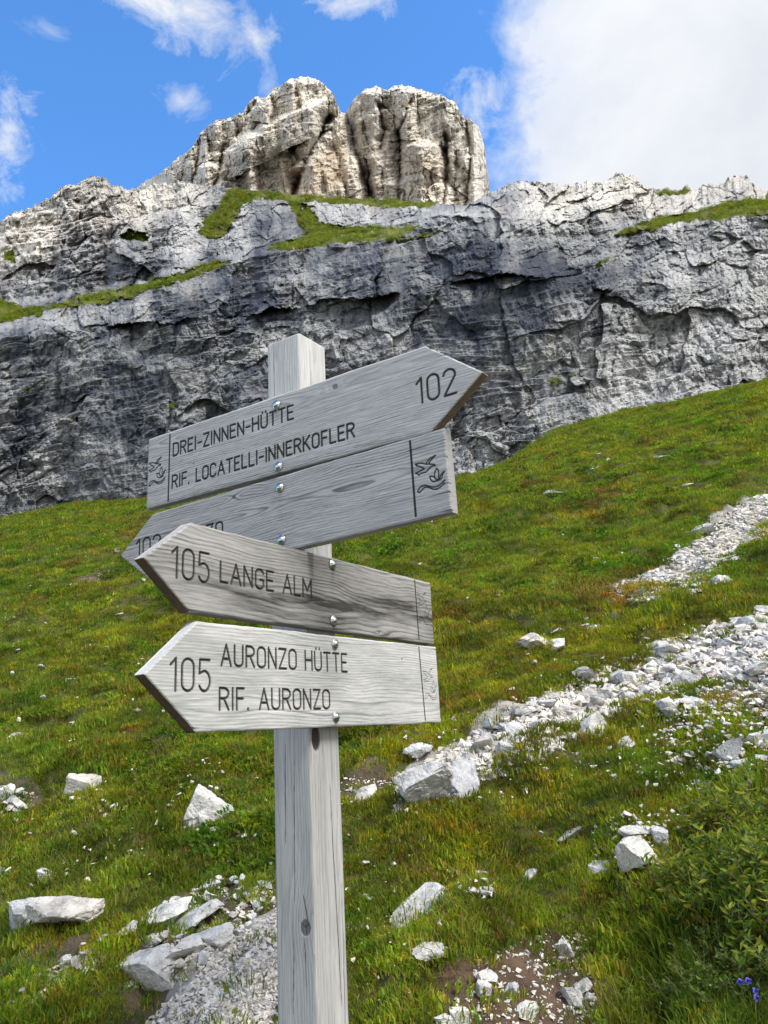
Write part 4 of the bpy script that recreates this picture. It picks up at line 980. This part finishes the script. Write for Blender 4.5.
# ------------------------------------------------------------------ turf
def blade_tuft(n, rad, hmin, hmax, wid, lean, palette, seed, mat, wide_leaf=False):
    r_ = np.random.default_rng(seed)
    a = r_.uniform(0, 2*np.pi, n); rr = rad*np.sqrt(r_.random(n)); bx, by = rr*np.cos(a), rr*np.sin(a)
    h = r_.uniform(hmin, hmax, n)*(1-.35*(rr/rad)**2); az = a + r_.normal(0, .9, n); ln = r_.uniform(.15, 1, n)*lean*h
    fa = r_.uniform(0, 2*np.pi, n); wx, wy = np.cos(fa)*wid/2, np.sin(fa)*wid/2
    wv = r_.uniform(.6, 1.3, n); wx, wy = wx*wv, wy*wv
    dx, dy = np.cos(az)*ln, np.sin(az)*ln
    z0 = .020*(rad/.06)*(1-(rr/rad)**2) - .012
    if wide_leaf: prof = ((0, .25), (.45, 1.), (.8, .75))
    else: prof = ((0, 1.), (.5, .8), (.5, .8))
    k0, k1 = prof[0][1], prof[1][1]
    V = np.stack([np.stack([bx-wx*k0, by-wy*k0, z0], 1), np.stack([bx+wx*k0, by+wy*k0, z0], 1),
                  np.stack([bx+dx*.30+wx*k1, by+dy*.30+wy*k1, z0+h*.58], 1), np.stack([bx+dx*.30-wx*k1, by+dy*.30-wy*k1, z0+h*.58], 1),
                  np.stack([bx+dx, by+dy, z0+h*(1-.25*np.minimum(ln/h, 1))], 1)], 1).reshape(-1, 3)
    i = np.arange(n)[:, None]*5
    pal = np.array(palette); w = r_.choice(len(pal), n); c = pal[w]*r_.uniform(.7, 1.3, (n, 1))
    cc = np.repeat(c, 5, 0)
    return mesh_obj('turf_tuft', V, [i + np.array([[0, 1, 2, 3]]), i + np.array([[3, 2, 4]])], mat, np.clip(cc, 0, 1), link=False)
G1 = [(.125, .178, .018), (.150, .190, .020), (.095, .150, .017), (.175, .195, .024), (.210, .180, .045), (.105, .160, .017)]
G2 = [(.062, .135, .020), (.078, .150, .022), (.105, .165, .024)]
G3 = [(.150, .120, .032), (.165, .095, .034), (.125, .120, .026), (.105, .062, .028), (.20, .165, .07)]
G4 = [(.20, .165, .085), (.16, .13, .06), (.10, .12, .022)]
tufts = bpy.data.collections.new('turf_tufts')
kinds = [blade_tuft(70, .060, .014, .034, .0036, .9, G1 + G3[2:3], 1, M['blade']), blade_tuft(70, .060, .012, .032, .0036, 1., G1 + G3[:2], 2, M['blade']), blade_tuft(60, .055, .016, .040, .0034, .8, G1 + G2, 3, M['blade']),
         blade_tuft(55, .060, .010, .026, .0105, 1.0, G2 + G1[:3], 4, M['blade'], True), blade_tuft(60, .055, .014, .038, .0048, .8, G3, 5, M['blade'], True),
         blade_tuft(45, .045, .040, .090, .0032, .95, [(.045, .100, .018), (.060, .118, .020), (.078, .130, .022), (.095, .140, .022)], 6, M['blade']), blade_tuft(30, .050, .045, .10, .0022, 1., G4, 7, M['blade']),
         blade_tuft(60, .060, .012, .030, .0070, .8, G1 + G3[:1], 8, M['blade'], True)]
for i, k in enumerate(kinds): k.name = 'turf_tuft_%02d' % i; tufts.objects.link(k)
def build_grass():
    def band(r0, r1, dens, sc, a0=-37, a1=39):
        A = (math.radians(a1-a0))*(r1*r1-r0*r0)/2; n = int(A*dens)
        r = np.sqrt(rng.uniform(r0*r0, r1*r1, n)); th = np.radians(rng.uniform(a0, a1, n))
        return r*np.sin(th), r*np.cos(th), np.full(n, sc)
    bs = [band(1.3, 3.2, 1700, .95, -50, 55), band(3.2, 5.5, 1000, 1.05), band(5.5, 10, 480, 1.35), band(10, 18, 170, 2.0), band(18, 32, 60, 3.1), band(32, 58, 24, 4.6)]
    x = np.concatenate([b[0] for b in bs]); y = np.concatenate([b[1] for b in bs]); sc = np.concatenate([b[2] for b in bs])
    stony, half, dirt = zones(x, y); nz = fbm(P3(x*3, y*3, 14.), 3); d = np.hypot(x, y)
    p = np.ones(len(x)); p[half] = .22; p[dirt] = .07; p[stony] = .03
    bare = (fbm(P3(x*1.1, y*1.1, 50.), 4) > .33); p[bare] *= .45
    keep = rng.random(len(x)) < p; post = np.hypot(x-(-.21), y-2.10) < .07; keep &= ~post
    x, y, sc, nz, d, half, dirt = x[keep], y[keep], sc[keep], nz[keep], d[keep], half[keep], dirt[keep]; n = len(x)
    z = ground(x, y)
    herb = fbm(P3(x*.8, y*.8, 60.), 3); heath = fbm(P3(x*.55, y*.55, 70.), 4); q = rng.random(n)
    tall = fbm(P3(x*1.0, y*1.0, 90.), 3)
    idx = np.where(q < .40, 0, np.where(q < .7, 1, np.where(q < .88, 2, 7)))
    idx = np.where((herb > .12) & (rng.random(n) < .6), 3, idx); idx = np.where((heath > .27) & (rng.random(n) < .7), 4, idx)
    idx = np.where(rng.random(n) < .03, 4, idx)
    rim = half | dirt
    idx = np.where(((tall > .25) | rim) & (rng.random(n) < .25) & (d < 12), 5, idx); idx = np.where((rng.random(n) < .03) & (d < 10), 6, idx)
    bankz = (x > .60 + .06*(y-2.2)) & (x < 1.05) & (y < 2.55)
    idx = np.where(bankz & (rng.random(n) < .45), 5, idx)
    s = sc*rng.uniform(.55, 1.55, n)*(.95 + .75*nz); s = np.where((idx == 5) & ~bankz, s*.8, s)
    rot = np.stack([rng.normal(0, .15, n) + .12, rng.normal(0, .15, n), rng.uniform(0, 6.283, n)], 1)
    lp = LEDGE_PTS[0]; ln = len(lp); n += ln                 # turf on the ledges of the cliff
    x = np.concatenate([x, lp[:, 0]]); y = np.concatenate([y, lp[:, 1]-.1]); z = np.concatenate([z, lp[:, 2]]); idx = np.concatenate([idx, rng.choice([0, 1, 2, 7], ln)])
    s = np.concatenate([s, rng.uniform(3.6, 6.4, ln)]); rot = np.concatenate([rot, np.stack([rng.normal(.35, .2, ln), rng.normal(0, .2, ln), rng.uniform(0, 6.28, ln)], 1)])
    me = bpy.data.meshes.new('grass'); me.vertices.add(n); me.vertices.foreach_set('co', np.stack([x, y, z], 1).astype(np.float32).ravel())
    for nm, typ, val, key in (('idx', 'INT', idx.astype(np.int32), 'value'), ('scl', 'FLOAT', s.astype(np.float32), 'value'), ('rot', 'FLOAT_VECTOR', rot.astype(np.float32).ravel(), 'vector')):
        at = me.attributes.new(nm, typ, 'POINT'); at.data.foreach_set(key, val)
    o = bpy.data.objects.new('grass', me); COL.objects.link(o); tag(o, 'short alpine turf of grass and herbs covering the slope', 'grass', kind='stuff')
    ng = bpy.data.node_groups.new('turf_scatter', 'GeometryNodeTree')
    ng.interface.new_socket('Geometry', in_out='INPUT', socket_type='NodeSocketGeometry'); ng.interface.new_socket('Geometry', in_out='OUTPUT', socket_type='NodeSocketGeometry')
    N = ng.nodes; gi, go = N.new('NodeGroupInput'), N.new('NodeGroupOutput')
    ci = N.new('GeometryNodeCollectionInfo'); ci.inputs['Collection'].default_value = tufts; ci.inputs['Separate Children'].default_value = True; ci.inputs['Reset Children'].default_value = True
    ip = N.new('GeometryNodeInstanceOnPoints'); ip.inputs['Pick Instance'].default_value = True
    def na(nm, typ):
        a = N.new('GeometryNodeInputNamedAttribute'); a.data_type = typ; a.inputs[0].default_value = nm; return a.outputs[0]
    ng.links.new(gi.outputs[0], ip.inputs['Points']); ng.links.new(ci.outputs[0], ip.inputs['Instance'])
    ng.links.new(na('idx', 'INT'), ip.inputs['Instance Index'])
    e2r = N.new('FunctionNodeEulerToRotation'); ng.links.new(na('rot', 'FLOAT_VECTOR'), e2r.inputs[0]); ng.links.new(e2r.outputs[0], ip.inputs['Rotation'])
    ng.links.new(na('scl', 'FLOAT'), ip.inputs['Scale']); ng.links.new(ip.outputs[0], go.inputs[0])
    md = o.modifiers.new('turf', 'NODES'); md.node_group = ng
    print('tufts', n)
build_grass()
print('grass', time.time()-T0)

# ------------------------------------------------------------------ leafy dwarf shrubs and flowers
def leaf_cloud(n, center_fn, lmin, lmax, wratio, palette, seed):
    r_ = np.random.default_rng(seed); P, D = center_fn(r_, n)          # base points, growth directions
    L = (lmin + (lmax-lmin)*r_.random(n)**1.4)[:, None]; D = unit(D + .35*r_.normal(size=(n, 3)))
    side = unit(np.cross(D, unit(r_.normal(size=(n, 3)))+1e-6)); nor = np.cross(side, D); W = L*wratio/2
    b = P; t = P + D*L - nor*L*.10; m = P + D*L*.5 + nor*L*.04; m2 = P + D*L*.78
    l1, r1 = m + side*W + nor*W*.35, m - side*W + nor*W*.35; l2, r2 = m2 + side*W*.65 + nor*W*.2, m2 - side*W*.65 + nor*W*.2
    V = np.stack([b, r1, m, l1, r2, m2, l2, t], 1).reshape(-1, 3); i = np.arange(n)[:, None]*8
    F4 = np.concatenate([i+np.array([[1, 4, 5, 2]]), i+np.array([[2, 5, 6, 3]])]); F3 = np.concatenate([i+np.array([[0, 1, 2]]), i+np.array([[0, 2, 3]]), i+np.array([[4, 7, 5]]), i+np.array([[5, 7, 6]])])
    pal = np.array(palette); c = pal[r_.choice(len(pal), n)]*r_.uniform(.75, 1.3, (n, 1))
    return V, [F4, F3], np.clip(np.repeat(c, 8, 0), 0, 1)
def tube(pts, r0, r1, n=5):
    pts = np.array(pts, float); V, F = [], []; m = len(pts)
    for k in range(m):
        t = unit(pts[min(k+1, m-1)]-pts[max(k-1, 0)]); a = unit(np.cross(t, [.3, .2, .9])); b = np.cross(t, a); r = r0 + (r1-r0)*k/(m-1)
        for j in range(n): V.append(pts[k] + r*(a*math.cos(j*2*math.pi/n) + b*math.sin(j*2*math.pi/n)))
    for k in range(m-1):
        for j in range(n): F.append((k*n+j, k*n+(j+1) % n, (k+1)*n+(j+1) % n, (k+1)*n+j))
    return np.array(V), np.array(F)
LEAFG = [(.105, .175, .022), (.140, .205, .024), (.185, .235, .028), (.28, .28, .035), (.075, .130, .022)]
def shrub(u, v, rad, hgt, nst, per, label, seed, lmin=.024, lmax=.046, pal=LEAFG, wr=.30):
    P = hit(np.array([float(u)]), np.array([float(v)]))[0][0]; root = empty('dwarf_shrub', P); tag(root, label, 'shrub', 'leafy dwarf shrubs on the bank')
    r_ = np.random.default_rng(seed); tv, tf, off = [], [], 0; bp, bd = [], []
    for k in range(nst):
        a = r_.uniform(0, 6.28); q = rad*math.sqrt(r_.random()); x, y = q*math.cos(a), q*math.sin(a); g = float(ground(P[0]+x, P[1]+y)) - P[2]
        hh = hgt*r_.uniform(.55, 1.15); top = np.array([x + r_.normal(0, .035), y + r_.normal(0, .035), g + hh]); base = np.array([x*.85, y*.85, g-.01])
        mid = (base+top)/2 + r_.normal(0, .010, 3); pts = [base, mid, top]
        V, F = tube(pts, .0022, .0010, 4); tv.append(V); tf.append(F+off); off += len(V)
        for j in range(per):
            f = .30 + .70*(j+1)/per; p = base*(1-f)**2 + 2*mid*f*(1-f) + top*f*f if f < 1 else top
            an = j*2.4 + a; out = np.array([math.cos(an), math.sin(an), .35 + .9*max(0, f-.6)]); bp.append(p); bd.append(out)
    bp, bd = np.array(bp), np.array(bd)
    V, F, c = leaf_cloud(len(bp), lambda r, n: (bp, bd), lmin, lmax, wr, pal, seed+1)
    mesh_obj('foliage', V, F, M['leaf'], c, parent=root); mesh_obj('branch', np.concatenate(tv), np.concatenate(tf), M['twig'], parent=root)
SHRUBS = [(735, 880, .18, .14, 80, 13, 'bright yellow-green leafy shrub on the bank at the right edge'),
          (695, 900, .12, .10, 50, 12, 'small leafy shrub behind the dark grass, right of the grey-topped boulder'),
          (768, 935, .14, .12, 60, 13, 'leafy shrub at the right edge above the violet flowers'),
          (758, 842, .24, .12, 90, 12, 'upper leafy shrub where the bank meets the stones, right edge'),
          (725, 990, .16, .07, 110, 12, 'low small-leaved shrub left of the violet flowers')]
for i, a in enumerate(SHRUBS): shrub(*a[:3], a[3]*.8, *a[4:], seed=40+7*i, **(dict(lmin=.010, lmax=.018, pal=LEAFG[:1] + LEAFG[4:], wr=.6) if i == 4 else {}))
def bellflower():
    P = hit(np.array([752.]), np.array([1016.]))[0][0]; root = empty('bellflower', P); root.scale = (.75, .75, .75); tag(root, 'low bellflower with violet blossoms at the bottom right corner', 'flower')
    mv = mat_simple('violet_petal', (.17, .13, .62), .55, 0, .2, 80); mst = mat_simple('flower_stem', (.06, .10, .02), .7)
    for k, (dx, dy, hh) in enumerate([(-.012, .03, .095), (.000, .00, .105), (.012, -.01, .060), (.022, .02, .070)]):
        top = np.array([dx, dy, hh]); V, F = tube([(dx*.3, dy*.3, -.02), (dx*.8, dy*.8, hh*.6), top], .0012, .0009, 5); s = mesh_obj('stem', V, F, mst, parent=root)
        n = 10; prof = [(.001, 0), (.005, .004), (.007, .011), (.010, .017)]; V = []; F = []
        ax = unit(np.array([dx*8, -.6, -.25])); a = unit(np.cross(ax, [0, 0, 1])); b = np.cross(ax, a)
        for j, (r, l) in enumerate(prof):
            for q in range(n):
                rr = r*(1 + (.28*math.cos(q*math.pi) if j == 3 else 0)); t = q*2*math.pi/n; V.append(top + ax*l + rr*(a*math.cos(t) + b*math.sin(t)))
        for j in range(3):
            for q in range(n): F.append((j*n+q, j*n+(q+1) % n, (j+1)*n+(q+1) % n, (j+1)*n+q))
        mesh_obj('blossom', np.array(V), np.array(F), mv, parent=s)
bellflower()
print('done', time.time()-T0)
